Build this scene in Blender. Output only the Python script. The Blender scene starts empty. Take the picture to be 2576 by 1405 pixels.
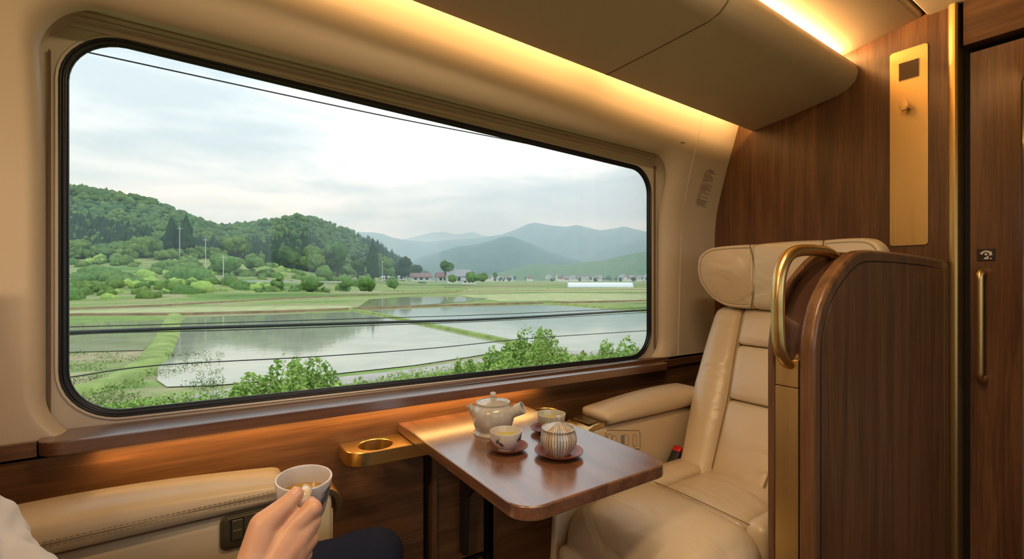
import bpy, bmesh, math, random
import numpy as np
from mathutils import Vector, Matrix, noise
random.seed(7)
C = bpy.context.scene.collection
PI = math.pi
# ---------------------------------------------------------------- survey of the place
F, CX, HY, YAW, EYE = 1200.0, 1288.0, 700.0, math.radians(33.3), 1.22
SN, CS = math.sin(YAW), math.cos(YAW)
def ray(px, py):
    a = (px - CX) / F; b = (HY - py) / F
    return Vector((SN + CS * a, CS - SN * a, b))
def onX(px, py, X): d = ray(px, py); return Vector((0, 0, EYE)) + d * (X / d.x)
def onY(px, py, Y): d = ray(px, py); return Vector((0, 0, EYE)) + d * (Y / d.y)
def onZ(px, py, Z): d = ray(px, py); return Vector((0, 0, EYE)) + d * ((Z - EYE) / d.z)
def atd(px, py, dd): return Vector((0, 0, EYE)) + ray(px, py) * dd

# ---------------------------------------------------------------- materials
def nt(name):
    m = bpy.data.materials.new(name); m.use_nodes = True
    t = m.node_tree; t.nodes.clear()
    o = t.nodes.new('ShaderNodeOutputMaterial')
    return m, t, o
def N(t, typ, **kw):
    n = t.nodes.new(typ)
    for k, v in kw.items():
        if k in n.inputs: n.inputs[k].default_value = v
        else: setattr(n, k, v)
    return n
def ramp(t, stops):
    r = t.nodes.new('ShaderNodeValToRGB'); e = r.color_ramp.elements
    while len(e) < len(stops): e.new(0.5)
    for el, (p, c) in zip(e, stops): el.position = p; el.color = (*c, 1)
    return r
def pb(t, o, **kw):
    p = t.nodes.new('ShaderNodeBsdfPrincipled')
    for k, v in kw.items():
        p.inputs[k.replace('_', ' ')].default_value = v
    t.links.new(p.outputs[0], o.inputs[0]); return p
def bump(t, p, src, strength=0.1, dist=0.01):
    b = N(t, 'ShaderNodeBump', Strength=strength, Distance=dist)
    t.links.new(src, b.inputs['Height']); t.links.new(b.outputs[0], p.inputs['Normal'])
def c4(c): return (c[0], c[1], c[2], 1)
def plain(name, col, rough=0.5, metal=0.0, coat=0.0, nscale=0, nstr=0.0, var=0.0, vscale=3.0, spec=0.5):
    m, t, o = nt(name)
    p = pb(t, o, Base_Color=c4(col), Roughness=rough, Metallic=metal)
    p.inputs['Coat Weight'].default_value = coat
    p.inputs['Specular IOR Level'].default_value = spec
    tc = N(t, 'ShaderNodeTexCoord')
    if var:
        n = N(t, 'ShaderNodeTexNoise', Scale=vscale, Detail=4.0)
        t.links.new(tc.outputs['Object'], n.inputs['Vector'])
        r = ramp(t, [(0.3, tuple(x * (1 - var) for x in col)), (0.7, tuple(min(1, x * (1 + var)) for x in col))])
        t.links.new(n.outputs[0], r.inputs[0]); t.links.new(r.outputs[0], p.inputs['Base Color'])
    if nscale:
        n = N(t, 'ShaderNodeTexNoise', Scale=float(nscale), Detail=3.0)
        t.links.new(tc.outputs['Object'], n.inputs['Vector']); bump(t, p, n.outputs[0], nstr)
    return m
def wood(name, axis, dark, light, rough=0.38, coat=0.25, scale=1.0, cior=1.5):
    m, t, o = nt(name)
    p = pb(t, o, Roughness=rough); p.inputs['Coat Weight'].default_value = coat; p.inputs['Coat Roughness'].default_value = min(rough, 0.25); p.inputs['Coat IOR'].default_value = cior
    tc = N(t, 'ShaderNodeTexCoord')
    def mp(al, ac):
        s = [ac * scale] * 3; s[axis] = al * scale
        q = N(t, 'ShaderNodeMapping'); q.inputs['Scale'].default_value = s
        t.links.new(tc.outputs['Object'], q.inputs['Vector']); return q
    a = N(t, 'ShaderNodeTexNoise', Scale=1.0, Detail=5.0, Roughness=0.6, Distortion=0.7); t.links.new(mp(1.1, 16).outputs[0], a.inputs['Vector'])
    b = N(t, 'ShaderNodeTexNoise', Scale=1.0, Detail=8.0, Roughness=0.7, Distortion=0.2); t.links.new(mp(4, 150).outputs[0], b.inputs['Vector'])
    mx = N(t, 'ShaderNodeMix', data_type='FLOAT'); mx.inputs[0].default_value = 0.42
    t.links.new(a.outputs[0], mx.inputs[2]); t.links.new(b.outputs[0], mx.inputs[3])
    mid = tuple((x + y) / 2 for x, y in zip(dark, light))
    r = ramp(t, [(0.30, dark), (0.47, mid), (0.58, light), (0.72, mid)])
    t.links.new(mx.outputs[0], r.inputs[0]); t.links.new(r.outputs[0], p.inputs['Base Color'])
    bump(t, p, b.outputs[0], 0.06, 0.002)
    return m
def brushed(name, col, axis, rough=0.32):
    m, t, o = nt(name)
    p = pb(t, o, Base_Color=c4(col), Roughness=rough, Metallic=1.0)
    tc = N(t, 'ShaderNodeTexCoord'); q = N(t, 'ShaderNodeMapping')
    s = [160.0] * 3; s[axis] = 1.5; q.inputs['Scale'].default_value = s
    n = N(t, 'ShaderNodeTexNoise', Scale=1.0, Detail=3.0)
    t.links.new(tc.outputs['Object'], q.inputs['Vector']); t.links.new(q.outputs[0], n.inputs['Vector'])
    r = ramp(t, [(0.3, (rough - .03,) * 3), (0.7, (rough + .05,) * 3)])
    t.links.new(n.outputs[0], r.inputs[0]); t.links.new(r.outputs[0], p.inputs['Roughness'])
    bump(t, p, n.outputs[0], 0.008, 0.001)
    return m
def leather(name, col, rough=0.42, wr=0.25):
    m, t, o = nt(name)
    p = pb(t, o, Base_Color=c4(col), Roughness=rough); p.inputs['Coat Weight'].default_value = 0.12; p.inputs['Coat Roughness'].default_value = 0.35
    tc = N(t, 'ShaderNodeTexCoord')
    n = N(t, 'ShaderNodeTexNoise', Scale=2.2, Detail=3.0, Distortion=0.6); t.links.new(tc.outputs['Object'], n.inputs['Vector'])
    r = ramp(t, [(0.3, tuple(x * .93 for x in col)), (0.7, tuple(min(1, x * 1.05) for x in col))])
    t.links.new(n.outputs[0], r.inputs[0]); t.links.new(r.outputs[0], p.inputs['Base Color'])
    q = N(t, 'ShaderNodeMapping'); q.inputs['Scale'].default_value = (7, 3.5, 7); q.inputs['Rotation'].default_value = (0.3, 0.5, 0.6)
    t.links.new(tc.outputs['Object'], q.inputs['Vector'])
    w = N(t, 'ShaderNodeTexNoise', Scale=1.0, Detail=2.0, Roughness=0.4, Distortion=1.6); t.links.new(q.outputs[0], w.inputs['Vector'])
    v = N(t, 'ShaderNodeTexVoronoi', Scale=420.0); t.links.new(tc.outputs['Object'], v.inputs['Vector'])
    b1 = N(t, 'ShaderNodeBump', Strength=wr, Distance=0.02); t.links.new(w.outputs[0], b1.inputs['Height'])
    b2 = N(t, 'ShaderNodeBump', Strength=0.07, Distance=0.001); t.links.new(v.outputs[0], b2.inputs['Height'])
    t.links.new(b1.outputs[0], b2.inputs['Normal']); t.links.new(b2.outputs[0], p.inputs['Normal'])
    return m

M = {}
M['cream'] = plain('cream_wall_panel', (0.73, 0.62, 0.47), 0.42, nscale=500, nstr=0.03)
M['cream2'] = plain('cream_ceiling_panel', (0.66, 0.57, 0.44), 0.5, nscale=500, nstr=0.03)
M['frame'] = plain('warm_beige_frame', (0.72, 0.64, 0.52), 0.4)
M['woodZ'] = wood('walnut_upright', 2, (0.060, 0.025, 0.011), (0.205, 0.094, 0.040), 0.34, 0.3)
M['woodX'] = wood('walnut_lengthwise', 0, (0.055, 0.024, 0.010), (0.185, 0.088, 0.036))
M['woodXd'] = wood('walnut_header', 1, (0.050, 0.021, 0.008), (0.165, 0.075, 0.028), 0.6, 0.0)
M['woodY'] = wood('walnut_table', 1, (0.075, 0.028, 0.013), (0.235, 0.108, 0.060), 0.22, 1.0, cior=1.9)
M['woodS'] = wood('walnut_sill', 0, (0.07, 0.027, 0.013), (0.20, 0.088, 0.045), 0.30, 1.0, cior=2.1)
M['brassZ'] = brushed('brass_upright', (0.68, 0.47, 0.19), 2, 0.42)
M['brassX'] = brushed('brass_lengthwise', (0.78, 0.53, 0.20), 0)
M['brassR'] = plain('brass_round', (0.70, 0.48, 0.20), 0.3, 1.0, nscale=300, nstr=0.03)
M['brassD'] = plain('brass_dark', (0.40, 0.30, 0.15), 0.4, 1.0)
M['leather'] = leather('cream_leather', (0.66, 0.54, 0.375), 0.33, 0.55)
M['leatherA'] = leather('cream_leather_arm', (0.64, 0.51, 0.34), 0.40, 0.06)
M['vinyl'] = plain('cream_vinyl_shell', (0.62, 0.50, 0.33), 0.45, nscale=400, nstr=0.04)
M['thread'] = plain('stitch_thread', (0.30, 0.20, 0.10), 0.8)
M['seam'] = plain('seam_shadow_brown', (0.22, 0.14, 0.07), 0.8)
M['darkleather'] = plain('dark_glossy_leather', (0.060, 0.022, 0.014), 0.28, coat=0.4)
M['rubber'] = plain('black_rubber', (0.010, 0.013, 0.019), 0.35)
M['black'] = plain('matte_black', (0.006, 0.004, 0.003), 0.7)
M['darkgap'] = plain('dark_brown_recess', (0.012, 0.005, 0.003), 0.7)
M['grey'] = plain('grey_plastic', (0.22, 0.21, 0.19), 0.4)
M['red'] = plain('red_plastic', (0.55, 0.012, 0.015), 0.3)
M['blackp'] = plain('black_plastic', (0.018, 0.016, 0.015), 0.4)
M['carpet'] = plain('brown_carpet', (0.09, 0.055, 0.035), 0.95, var=0.3, vscale=200)
M['paper'] = plain('label_film', (0.74, 0.62, 0.47), 0.5)
M['ink'] = plain('printed_ink', (0.09, 0.05, 0.03), 0.6)
M['white'] = plain('white_print', (0.75, 0.70, 0.62), 0.5)
M['signb'] = plain('sign_black', (0.02, 0.012, 0.01), 0.4)
M['lacquer'] = wood('red_brown_lacquer', 0, (0.14, 0.030, 0.012), (0.30, 0.075, 0.030), 0.36, 0.0, 1.5)
M['lacqrim'] = plain('lacquer_rim', (0.09, 0.03, 0.018), 0.3)
M['skin'] = None
def shirtm():
    m = plain('pale_cotton', (0.74, 0.75, 0.80), 0.9, nscale=700, nstr=0.15); return m
M['shirt'] = shirtm()
M['navy'] = plain('navy_wool', (0.016, 0.020, 0.040), 0.95, nscale=900, nstr=0.3, var=0.2, vscale=500, spec=0.1)
M['hair'] = plain('black_hair', (0.012, 0.009, 0.008), 0.4)
def skinm():
    m, t, o = nt('skin')
    p = pb(t, o, Base_Color=(0.62, 0.36, 0.24, 1), Roughness=0.45)
    p.inputs['Subsurface Weight'].default_value = 0.12; p.inputs['Subsurface Radius'].default_value = (0.012, 0.005, 0.003)
    p.inputs['Subsurface Scale'].default_value = 1.0
    tc = N(t, 'ShaderNodeTexCoord')
    n = N(t, 'ShaderNodeTexNoise', Scale=28.0, Detail=4.0); t.links.new(tc.outputs['Object'], n.inputs['Vector'])
    r = ramp(t, [(0.3, (0.60, 0.31, 0.20)), (0.7, (0.66, 0.41, 0.28))])
    t.links.new(n.outputs[0], r.inputs[0]); t.links.new(r.outputs[0], p.inputs['Base Color'])
    n2 = N(t, 'ShaderNodeTexNoise', Scale=260.0, Detail=3.0); t.links.new(tc.outputs['Object'], n2.inputs['Vector'])
    bump(t, p, n2.outputs[0], 0.12, 0.002)
    return m
M['skin'] = skinm()
M['nail'] = plain('fingernail', (0.72, 0.42, 0.33), 0.25)
def ceramic(name, base, alt, mode, spots=()):
    m, t, o = nt(name)
    p = pb(t, o, Base_Color=c4(base), Roughness=0.18); p.inputs['Coat Weight'].default_value = 0.4
    tc = N(t, 'ShaderNodeTexCoord')
    if mode == 'speck':
        n = N(t, 'ShaderNodeTexNoise', Scale=14.0, Detail=6.0); t.links.new(tc.outputs['Object'], n.inputs['Vector'])
        r = ramp(t, [(0.35, alt), (0.55, base)]); t.links.new(n.outputs[0], r.inputs[0]); t.links.new(r.outputs[0], p.inputs['Base Color'])
    elif mode == 'stripe':
        sp = N(t, 'ShaderNodeSeparateXYZ'); t.links.new(tc.outputs['Object'], sp.inputs[0])
        at = N(t, 'ShaderNodeMath', operation='ARCTAN2'); t.links.new(sp.outputs[1], at.inputs[0]); t.links.new(sp.outputs[0], at.inputs[1])
        n0 = N(t, 'ShaderNodeTexNoise', Scale=30.0, Detail=2.0); t.links.new(tc.outputs['Object'], n0.inputs['Vector'])
        ad = N(t, 'ShaderNodeMath', operation='MULTIPLY_ADD'); ad.inputs[1].default_value = 0.10
        t.links.new(n0.outputs[0], ad.inputs[0]); t.links.new(at.outputs[0], ad.inputs[2])
        ml = N(t, 'ShaderNodeMath', operation='MULTIPLY'); ml.inputs[1].default_value = 38.0; t.links.new(ad.outputs[0], ml.inputs[0])
        sn = N(t, 'ShaderNodeMath', operation='SINE'); t.links.new(ml.outputs[0], sn.inputs[0])
        r = ramp(t, [(0.0, base), (0.80, base), (0.93, alt), (0.99, (0.09, 0.08, 0.08))])
        md = N(t, 'ShaderNodeMath', operation='MULTIPLY_ADD'); md.inputs[1].default_value = 0.5; md.inputs[2].default_value = 0.5
        t.links.new(sn.outputs[0], md.inputs[0]); t.links.new(md.outputs[0], r.inputs[0])
        # slow change between warm brown and blue grey bands
        m3 = N(t, 'ShaderNodeMath', operation='MULTIPLY'); m3.inputs[1].default_value = 5.0; t.links.new(at.outputs[0], m3.inputs[0])
        s3 = N(t, 'ShaderNodeMath', operation='SINE'); t.links.new(m3.outputs[0], s3.inputs[0])
        r3 = ramp(t, [(0.0, (0.75, 0.62, 0.50)), (0.5, (1, .97, .92)), (1.0, (0.62, 0.70, 0.78))])
        m4 = N(t, 'ShaderNodeMath', operation='MULTIPLY_ADD'); m4.inputs[1].default_value = 0.5; m4.inputs[2].default_value = 0.5
        t.links.new(s3.outputs[0], m4.inputs[0]); t.links.new(m4.outputs[0], r3.inputs[0])
        mm = N(t, 'ShaderNodeMix', data_type='RGBA', blend_type='MULTIPLY'); mm.inputs[0].default_value = 1.0
        t.links.new(r.outputs[0], mm.inputs[6]); t.links.new(r3.outputs[0], mm.inputs[7]); t.links.new(mm.outputs[2], p.inputs['Base Color'])
    elif mode == 'leaf':
        # a few painted leaves: soft spots around fixed points of the cup, broken up by noise
        n0 = N(t, 'ShaderNodeTexNoise', Scale=70.0, Detail=3.0); t.links.new(tc.outputs['Object'], n0.inputs['Vector'])
        last = None
        for (px_, py_, pz_, kx) in spots:
            sb = N(t, 'ShaderNodeVectorMath', operation='SUBTRACT'); sb.inputs[1].default_value = (px_, py_, pz_); t.links.new(tc.outputs['Object'], sb.inputs[0])
            ro = N(t, 'ShaderNodeVectorRotate', rotation_type='AXIS_ANGLE'); ro.inputs['Angle'].default_value = kx; ro.inputs['Axis'].default_value = (px_, py_, 0); t.links.new(sb.outputs[0], ro.inputs['Vector'])
            sc_ = N(t, 'ShaderNodeVectorMath', operation='MULTIPLY'); sc_.inputs[1].default_value = (1, 1, .42); t.links.new(ro.outputs[0], sc_.inputs[0])
            ln = N(t, 'ShaderNodeVectorMath', operation='LENGTH'); t.links.new(sc_.outputs[0], ln.inputs[0])
            if last is None: last = ln.outputs['Value']
            else:
                mn = N(t, 'ShaderNodeMath', operation='MINIMUM'); t.links.new(last, mn.inputs[0]); t.links.new(ln.outputs['Value'], mn.inputs[1]); last = mn.outputs[0]
        ma = N(t, 'ShaderNodeMath', operation='MULTIPLY_ADD'); ma.inputs[1].default_value = -.0075; t.links.new(n0.outputs[0], ma.inputs[0]); t.links.new(last, ma.inputs[2])
        r = ramp(t, [(0.0, alt), (0.0012, alt), (0.0026, base)]); t.links.new(ma.outputs[0], r.inputs[0]); t.links.new(r.outputs[0], p.inputs['Base Color'])
    return m
M['potglaze'] = ceramic('grey_cream_glaze', (0.58, 0.57, 0.53), (0.46, 0.44, 0.39), 'speck')
M['cupin'] = ceramic('celadon_glaze', (0.52, 0.50, 0.42), (0.42, 0.41, 0.33), 'speck')
M['cupleaf'] = ceramic('leaf_painted_glaze', (0.60, 0.57, 0.54), (0.04, 0.07, 0.10), 'leaf', [(-.042, -.018, .030, .5), (-.034, -.026, .024, -.7), (.020, -.040, .038, .9), (.026, -.038, .032, .2)])
M['stripe'] = ceramic('striped_glaze', (0.68, 0.66, 0.62), (0.26, 0.20, 0.16), 'stripe')
M['mug'] = ceramic('brushed_mug_glaze', (0.55, 0.53, 0.54), (0.08, 0.09, 0.12), 'leaf', [(.022, -.027, .040, .9), (.027, -.024, .052, 1.0), (.016, -.029, .030, .8), (.030, -.022, .060, 1.1)])
M['mughandle'] = plain('cream_mug_handle', (0.72, 0.62, 0.46), 0.2, coat=0.4)
M['greentea'] = plain('green_tea', (0.55, 0.50, 0.10), 0.15)
M['browntea'] = plain('roasted_tea', (0.38, 0.23, 0.06), 0.12)
def glassm():
    m, t, o = nt('window_glass')
    tr = N(t, 'ShaderNodeBsdfTransparent'); tr.inputs[0].default_value = (0.97, 0.985, 0.98, 1)
    gl = N(t, 'ShaderNodeBsdfGlossy'); gl.inputs['Roughness'].default_value = 0.0
    fr = N(t, 'ShaderNodeFresnel'); fr.inputs['IOR'].default_value = 1.28
    mx = N(t, 'ShaderNodeMixShader')
    t.links.new(fr.outputs[0], mx.inputs[0]); t.links.new(tr.outputs[0], mx.inputs[1]); t.links.new(gl.outputs[0], mx.inputs[2])
    t.links.new(mx.outputs[0], o.inputs[0]); return m
M['glass'] = glassm()
def emis(name, col, s):
    m, t, o = nt(name); e = N(t, 'ShaderNodeEmission', Strength=s); e.inputs[0].default_value = c4(col)
    t.links.new(e.outputs[0], o.inputs[0]); return m

# ---------------------------------------------------------------- builders
def wl(o):
    v = Vector((0, 0, 0))
    while o is not None: v = v + o.location; o = o.parent
    return v
def tag(o, label=None, cat=None, group=None, kind=None):
    if label: o['label'] = label
    if cat: o['category'] = cat
    if group: o['group'] = group
    if kind: o['kind'] = kind
    return o
def empty(name, loc, label, cat, group=None):
    o = bpy.data.objects.new(name, None); C.objects.link(o); o.location = loc
    return tag(o, label, cat, group)
def mk(name, verts, faces, mat, parent=None, smooth=True, sub=0, autos=True, origin=None):
    me = bpy.data.meshes.new(name)
    vs = [Vector(v) for v in verts]
    if parent is not None: org = wl(parent)
    elif origin is not None: org = Vector(origin)
    else:
        lo = Vector([min(v[i] for v in vs) for i in range(3)]); hi = Vector([max(v[i] for v in vs) for i in range(3)])
        org = Vector(((lo.x + hi.x) / 2, (lo.y + hi.y) / 2, lo.z))
    me.from_pydata([v - org for v in vs], [], faces)
    bm = bmesh.new(); bm.from_mesh(me)
    bmesh.ops.remove_doubles(bm, verts=bm.verts, dist=1e-6)
    bmesh.ops.recalc_face_normals(bm, faces=bm.faces)
    bm.to_mesh(me); bm.free()
    o = bpy.data.objects.new(name, me); C.objects.link(o)
    if parent is not None: o.parent = parent
    else: o.location = org
    mats = mat if isinstance(mat, (list, tuple)) else [mat]
    for q in mats: me.materials.append(q)
    if smooth:
        me.polygons.foreach_set('use_smooth', [True] * len(me.polygons))
        if autos:
            try: me.set_sharp_from_angle(angle=math.radians(38))
            except Exception: pass
    if sub:
        s = o.modifiers.new('s', 'SUBSURF'); s.levels = sub; s.render_levels = sub
    return o
def bbm(bm):
    vs = [v.co.copy() for v in bm.verts]
    bm.verts.index_update()
    return vs, [[v.index for v in f.verts] for f in bm.faces]
def weighted(o):
    w = o.modifiers.new('w', 'WEIGHTED_NORMAL'); w.keep_sharp = True; w.weight = 90; return o
def box(name, x0, x1, y0, y1, z0, z1, mat, parent=None, bev=0.002, seg=2, warp=None):
    bm = bmesh.new(); bmesh.ops.create_cube(bm, size=1)
    for v in bm.verts:
        v.co = Vector((x0 + (v.co.x + .5) * (x1 - x0), y0 + (v.co.y + .5) * (y1 - y0), z0 + (v.co.z + .5) * (z1 - z0)))
    if bev: bmesh.ops.bevel(bm, geom=bm.edges[:], offset=bev, segments=seg, profile=0.5, affect='EDGES')
    vs, fs = bbm(bm); bm.free()
    if warp: vs = [warp(v) for v in vs]
    return weighted(mk(name, vs, fs, mat, parent))
def prism(name, pts, axis, a0, a1, mat, parent=None, bev=0.002, seg=2, warp=None):
    """pts: outline in the plane of the two other axes (in x,y,z order)"""
    def P(p, a):
        q = [p[0], p[1]]; q.insert(axis, a); return Vector(q)
    bm = bmesh.new()
    v0 = [bm.verts.new(P(p, a0)) for p in pts]; v1 = [bm.verts.new(P(p, a1)) for p in pts]
    n = len(pts)
    bm.faces.new(v0); bm.faces.new(v1)
    for i in range(n): bm.faces.new((v0[i], v0[(i + 1) % n], v1[(i + 1) % n], v1[i]))
    bmesh.ops.recalc_face_normals(bm, faces=bm.faces)
    if bev:
        es = [e for e in bm.edges if (e.verts[0] in v0) == (e.verts[1] in v0)]
        bmesh.ops.bevel(bm, geom=es, offset=bev, segments=seg, profile=0.5, affect='EDGES')
    vs, fs = bbm(bm); bm.free()
    if warp: vs = [warp(v) for v in vs]
    return weighted(mk(name, vs, fs, mat, parent))
def loft(name, rings, mat, parent=None, closed=True, cap0=False, cap1=False, wrap=False, sub=0, smooth=True, autos=True):
    n = len(rings[0]); vs = [Vector(p) for r in rings for p in r]; fs = []
    R = len(rings)
    for i in range(R if wrap else R - 1):
        a = i * n; b = ((i + 1) % R) * n
        for j in range(n if closed else n - 1):
            k = (j + 1) % n; fs.append((a + j, a + k, b + k, b + j))
    if cap0: fs.append(tuple(range(n)))
    if cap1: fs.append(tuple(range((R - 1) * n, R * n)))
    return mk(name, vs, fs, mat, parent, smooth=smooth, sub=sub, autos=autos)
def lathe(name, prof, loc, mat, parent=None, seg=48, fn=None):
    loc = Vector(loc); rings = []
    for (r, z) in prof:
        ring = []
        for j in range(seg):
            a = 2 * PI * j / seg; p = Vector((r * math.cos(a), r * math.sin(a), z))
            if fn: p = fn(p)
            ring.append(loc + p)
        rings.append(ring)
    return loft(name, rings, mat, parent, cap0=prof[0][0] > 1e-4, cap1=prof[-1][0] > 1e-4)
def smoothpath(pts, n=8):
    P = [Vector(p) for p in pts]; out = []
    for i in range(len(P) - 1):
        p0 = P[max(i - 1, 0)]; p1 = P[i]; p2 = P[i + 1]; p3 = P[min(i + 2, len(P) - 1)]
        for k in range(n):
            t = k / n
            out.append(0.5 * ((2 * p1) + (p2 - p0) * t + (2 * p0 - 5 * p1 + 4 * p2 - p3) * t * t + (3 * p1 - p0 - 3 * p2 + p3) * t ** 3))
    out.append(P[-1]); return out
def tube(name, path, r, mat, parent=None, seg=16, cap=True, flat=1.0):
    P = [Vector(p) for p in path]; n = len(P); rings = []
    tan = [(P[min(i + 1, n - 1)] - P[max(i - 1, 0)]).normalized() for i in range(n)]
    u = tan[0].orthogonal().normalized()
    for i in range(n):
        u = (u - tan[i] * u.dot(tan[i])).normalized(); w = tan[i].cross(u)
        rr = r[i] if isinstance(r, (list, tuple)) else r
        rings.append([P[i] + (u * math.cos(2 * PI * j / seg) + w * math.sin(2 * PI * j / seg) * flat) * rr for j in range(seg)])
    return loft(name, rings, mat, parent, cap0=cap, cap1=cap)
def pad(name, x0, x1, y0, y1, z0, z1, r, mat, parent=None, puff=(0, 0, 0), n=14, warp=None):
    """soft cushion: rounded box with puffed faces"""
    bm = bmesh.new()
    L = [x1 - x0, y1 - y0, z1 - z0]; c = Vector(((x0 + x1) / 2, (y0 + y1) / 2, (z0 + z1) / 2))
    r = min(r, min(L) / 2 * 0.99)
    ns = [max(4, int(n * l / max(L))) for l in L]
    def vec(ax, s, a, b):
        q = [a, b]; q.insert(ax, s); return Vector(q)
    cache = {}; faces = []; verts = []
    def vid(p):
        k = (round(p.x, 5), round(p.y, 5), round(p.z, 5))
        if k not in cache: cache[k] = len(verts); verts.append(p)
        return cache[k]
    def tt(i, m, l):
        # denser samples near the rounded edges
        t = i / m; return 0.5 - 0.5 * math.cos(PI * t) if l > 2.5 * r else t
    for ax in range(3):
        o1, o2 = [k for k in range(3) if k != ax]
        for s in (-1, 1):
            for i in range(ns[o1]):
                for j in range(ns[o2]):
                    q = []
                    for (ii, jj) in ((i, j), (i + 1, j), (i + 1, j + 1), (i, j + 1)):
                        q.append(vid(vec(ax, s, 2 * tt(ii, ns[o1], L[o1]) - 1, 2 * tt(jj, ns[o2], L[o2]) - 1)))
                    faces.append(q)
    out = []
    for v in verts:
        p = Vector((v.x * L[0] / 2, v.y * L[1] / 2, v.z * L[2] / 2))
        inner = Vector([max(-(L[k] / 2 - r), min(L[k] / 2 - r, p[k])) for k in range(3)])
        d = p - inner
        if d.length > 1e-9: d = d.normalized() * r
        q = inner + d
        for k in range(3):
            o1, o2 = [m for m in range(3) if m != k]
            q[k] += puff[k] * v[k] * (1 - v[o1] ** 2) * (1 - v[o2] ** 2)
        q = q + c
        if warp: q = warp(q)
        out.append(q)
    return mk(name, out, faces, mat, parent, autos=False)
def rr(x0, x1, z0, z1, r, n=10):
    """rounded rectangle as (x,z) with 4*(n+1)+edges points; z0/z1 may be (left,right) pairs"""
    z0 = z0 if isinstance(z0, (tuple, list)) else (z0, z0); z1 = z1 if isinstance(z1, (tuple, list)) else (z1, z1)
    pts = []
    W = x1 - x0
    def corner(cx, cz, a0):
        for i in range(n + 1):
            a = a0 + PI / 2 * i / n; pts.append((cx + r * math.cos(a), cz + r * math.sin(a)))
    def zz(z, x): return z[0] + (z[1] - z[0]) * (x - x0) / W
    corner(x1 - r, zz(z1, x1 - r) - r, 0)
    for k in range(1, 12): x = x1 - r - (W - 2 * r) * k / 12; pts.append((x, zz(z1, x)))
    corner(x0 + r, zz(z1, x0 + r) - r, PI / 2)
    H0 = zz(z1, x0) - zz(z0, x0)
    for k in range(1, 8): pts.append((x0, zz(z1, x0) - r - (H0 - 2 * r) * k / 8))
    corner(x0 + r, zz(z0, x0 + r) + r, PI)
    for k in range(1, 12): x = x0 + r + (W - 2 * r) * k / 12; pts.append((x, zz(z0, x)))
    corner(x1 - r, zz(z0, x1 - r) + r, 1.5 * PI)
    H1 = zz(z1, x1) - zz(z0, x1)
    for k in range(1, 8): pts.append((x1, zz(z0, x1) + r + (H1 - 2 * r) * k / 8))
    return pts
def lerp(a, b, t): return a + (b - a) * t
def table(P, x):
    if x <= P[0][0]: return P[0][1]
    for (a, b), (c_, d_) in zip(P, P[1:]):
        if x <= c_: return b + (d_ - b) * (x - a) / (c_ - a)
    return P[-1][1]
def area(name, loc, target, sx, sy, power, col, spread=180, tilt=0.0):
    l = bpy.data.lights.new(name, 'AREA'); l.shape = 'RECTANGLE'; l.size = sx; l.size_y = sy; l.energy = power; l.color = col
    l.spread = math.radians(spread)
    o = bpy.data.objects.new(name, l); C.objects.link(o); o.location = loc
    z = -(Vector(target) - Vector(loc)).normalized(); x = Vector((1, 0, tilt)).normalized(); y = z.cross(x).normalized(); x = y.cross(z)
    o.rotation_euler = Matrix((x, y, z)).transposed().to_euler(); return o
# ================================================================ THE COACH: window wall
def prof(z): return table([(1.5, 1.60), (1.58, 1.588), (1.65, 1.572), (1.824, 1.523), (2.008, 1.465), (2.6, 1.28)], z)
XL, XR = -1.7, 2.40
def shear(v): return Vector((v.x, v.y, v.z + 0.045 * (2.4 - max(v.x, -0.2))))
fil = rr(-0.355, 2.095, 0.788, (1.945, 1.895), 0.17)
hole = rr(-0.322, 1.990, 0.795, (1.888, 1.828), 0.13)
n = len(hole)
cx, cz = 0.85, 1.35
ox0, ox1, oz0, oz1 = XL, XR, 0.782, 2.55
outer = []
for (x, z) in fil:
    dx, dz = x - cx, z - cz
    k = min(((ox1 - cx) / dx) if dx > 0 else ((ox0 - cx) / dx) if dx < 0 else 9e9, ((oz1 - cz) / dz) if dz > 0 else ((oz0 - cz) / dz) if dz < 0 else 9e9)
    outer.append([cx + dx * k, cz + dz * k])
for (qx, qz) in ((ox0, oz0), (ox1, oz0), (ox1, oz1), (ox0, oz1)):
    j = min(range(n), key=lambda i: (outer[i][0] - qx) ** 2 + (outer[i][1] - qz) ** 2); outer[j] = [qx, qz]
rings = []
for k in range(17):
    t = k / 16
    rings.append([Vector((lerp(o_[0], f_[0], t), prof(lerp(o_[1], f_[1], t)), lerp(o_[1], f_[1], t))) for o_, f_ in zip(outer, fil)])
for k in range(1, 9):
    a = PI / 2 * k / 8
    rg = []
    for f_, h_ in zip(fil, hole):
        x = lerp(f_[0], h_[0], math.sin(a)); z = lerp(f_[1], h_[1], math.sin(a))
        rg.append(Vector((x, prof(z) + 0.050 * (1 - math.cos(a)), z)))
    rings.append(rg)
w = loft('wall_window', rings, M['cream'], autos=False); tag(w, 'cream moulded coach wall panel around the large window', 'wall', kind='structure')
# vertical joint of the panels at the right of the window, two screw holes
gp = [Vector((x, prof(z) - 0.0005, z)) for (x, z) in [(2.085, .82), (2.10, 1.2), (2.112, 1.5), (2.11, 1.62), (2.105, 1.75), (2.10, 1.9), (2.09, 2.01), (2.085, 2.1)]]
g = tube('panel_joint', smoothpath(gp, 6), 0.0028, M['frame'], w, 8)
for (x, z) in ((1.985, 1.888), (2.003, 1.889)):
    tube('screw_hole', [(x, prof(z) + .001, z), (x, prof(z) - .0012, z)], 0.004, M['darkgap'], w, 12)

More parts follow.
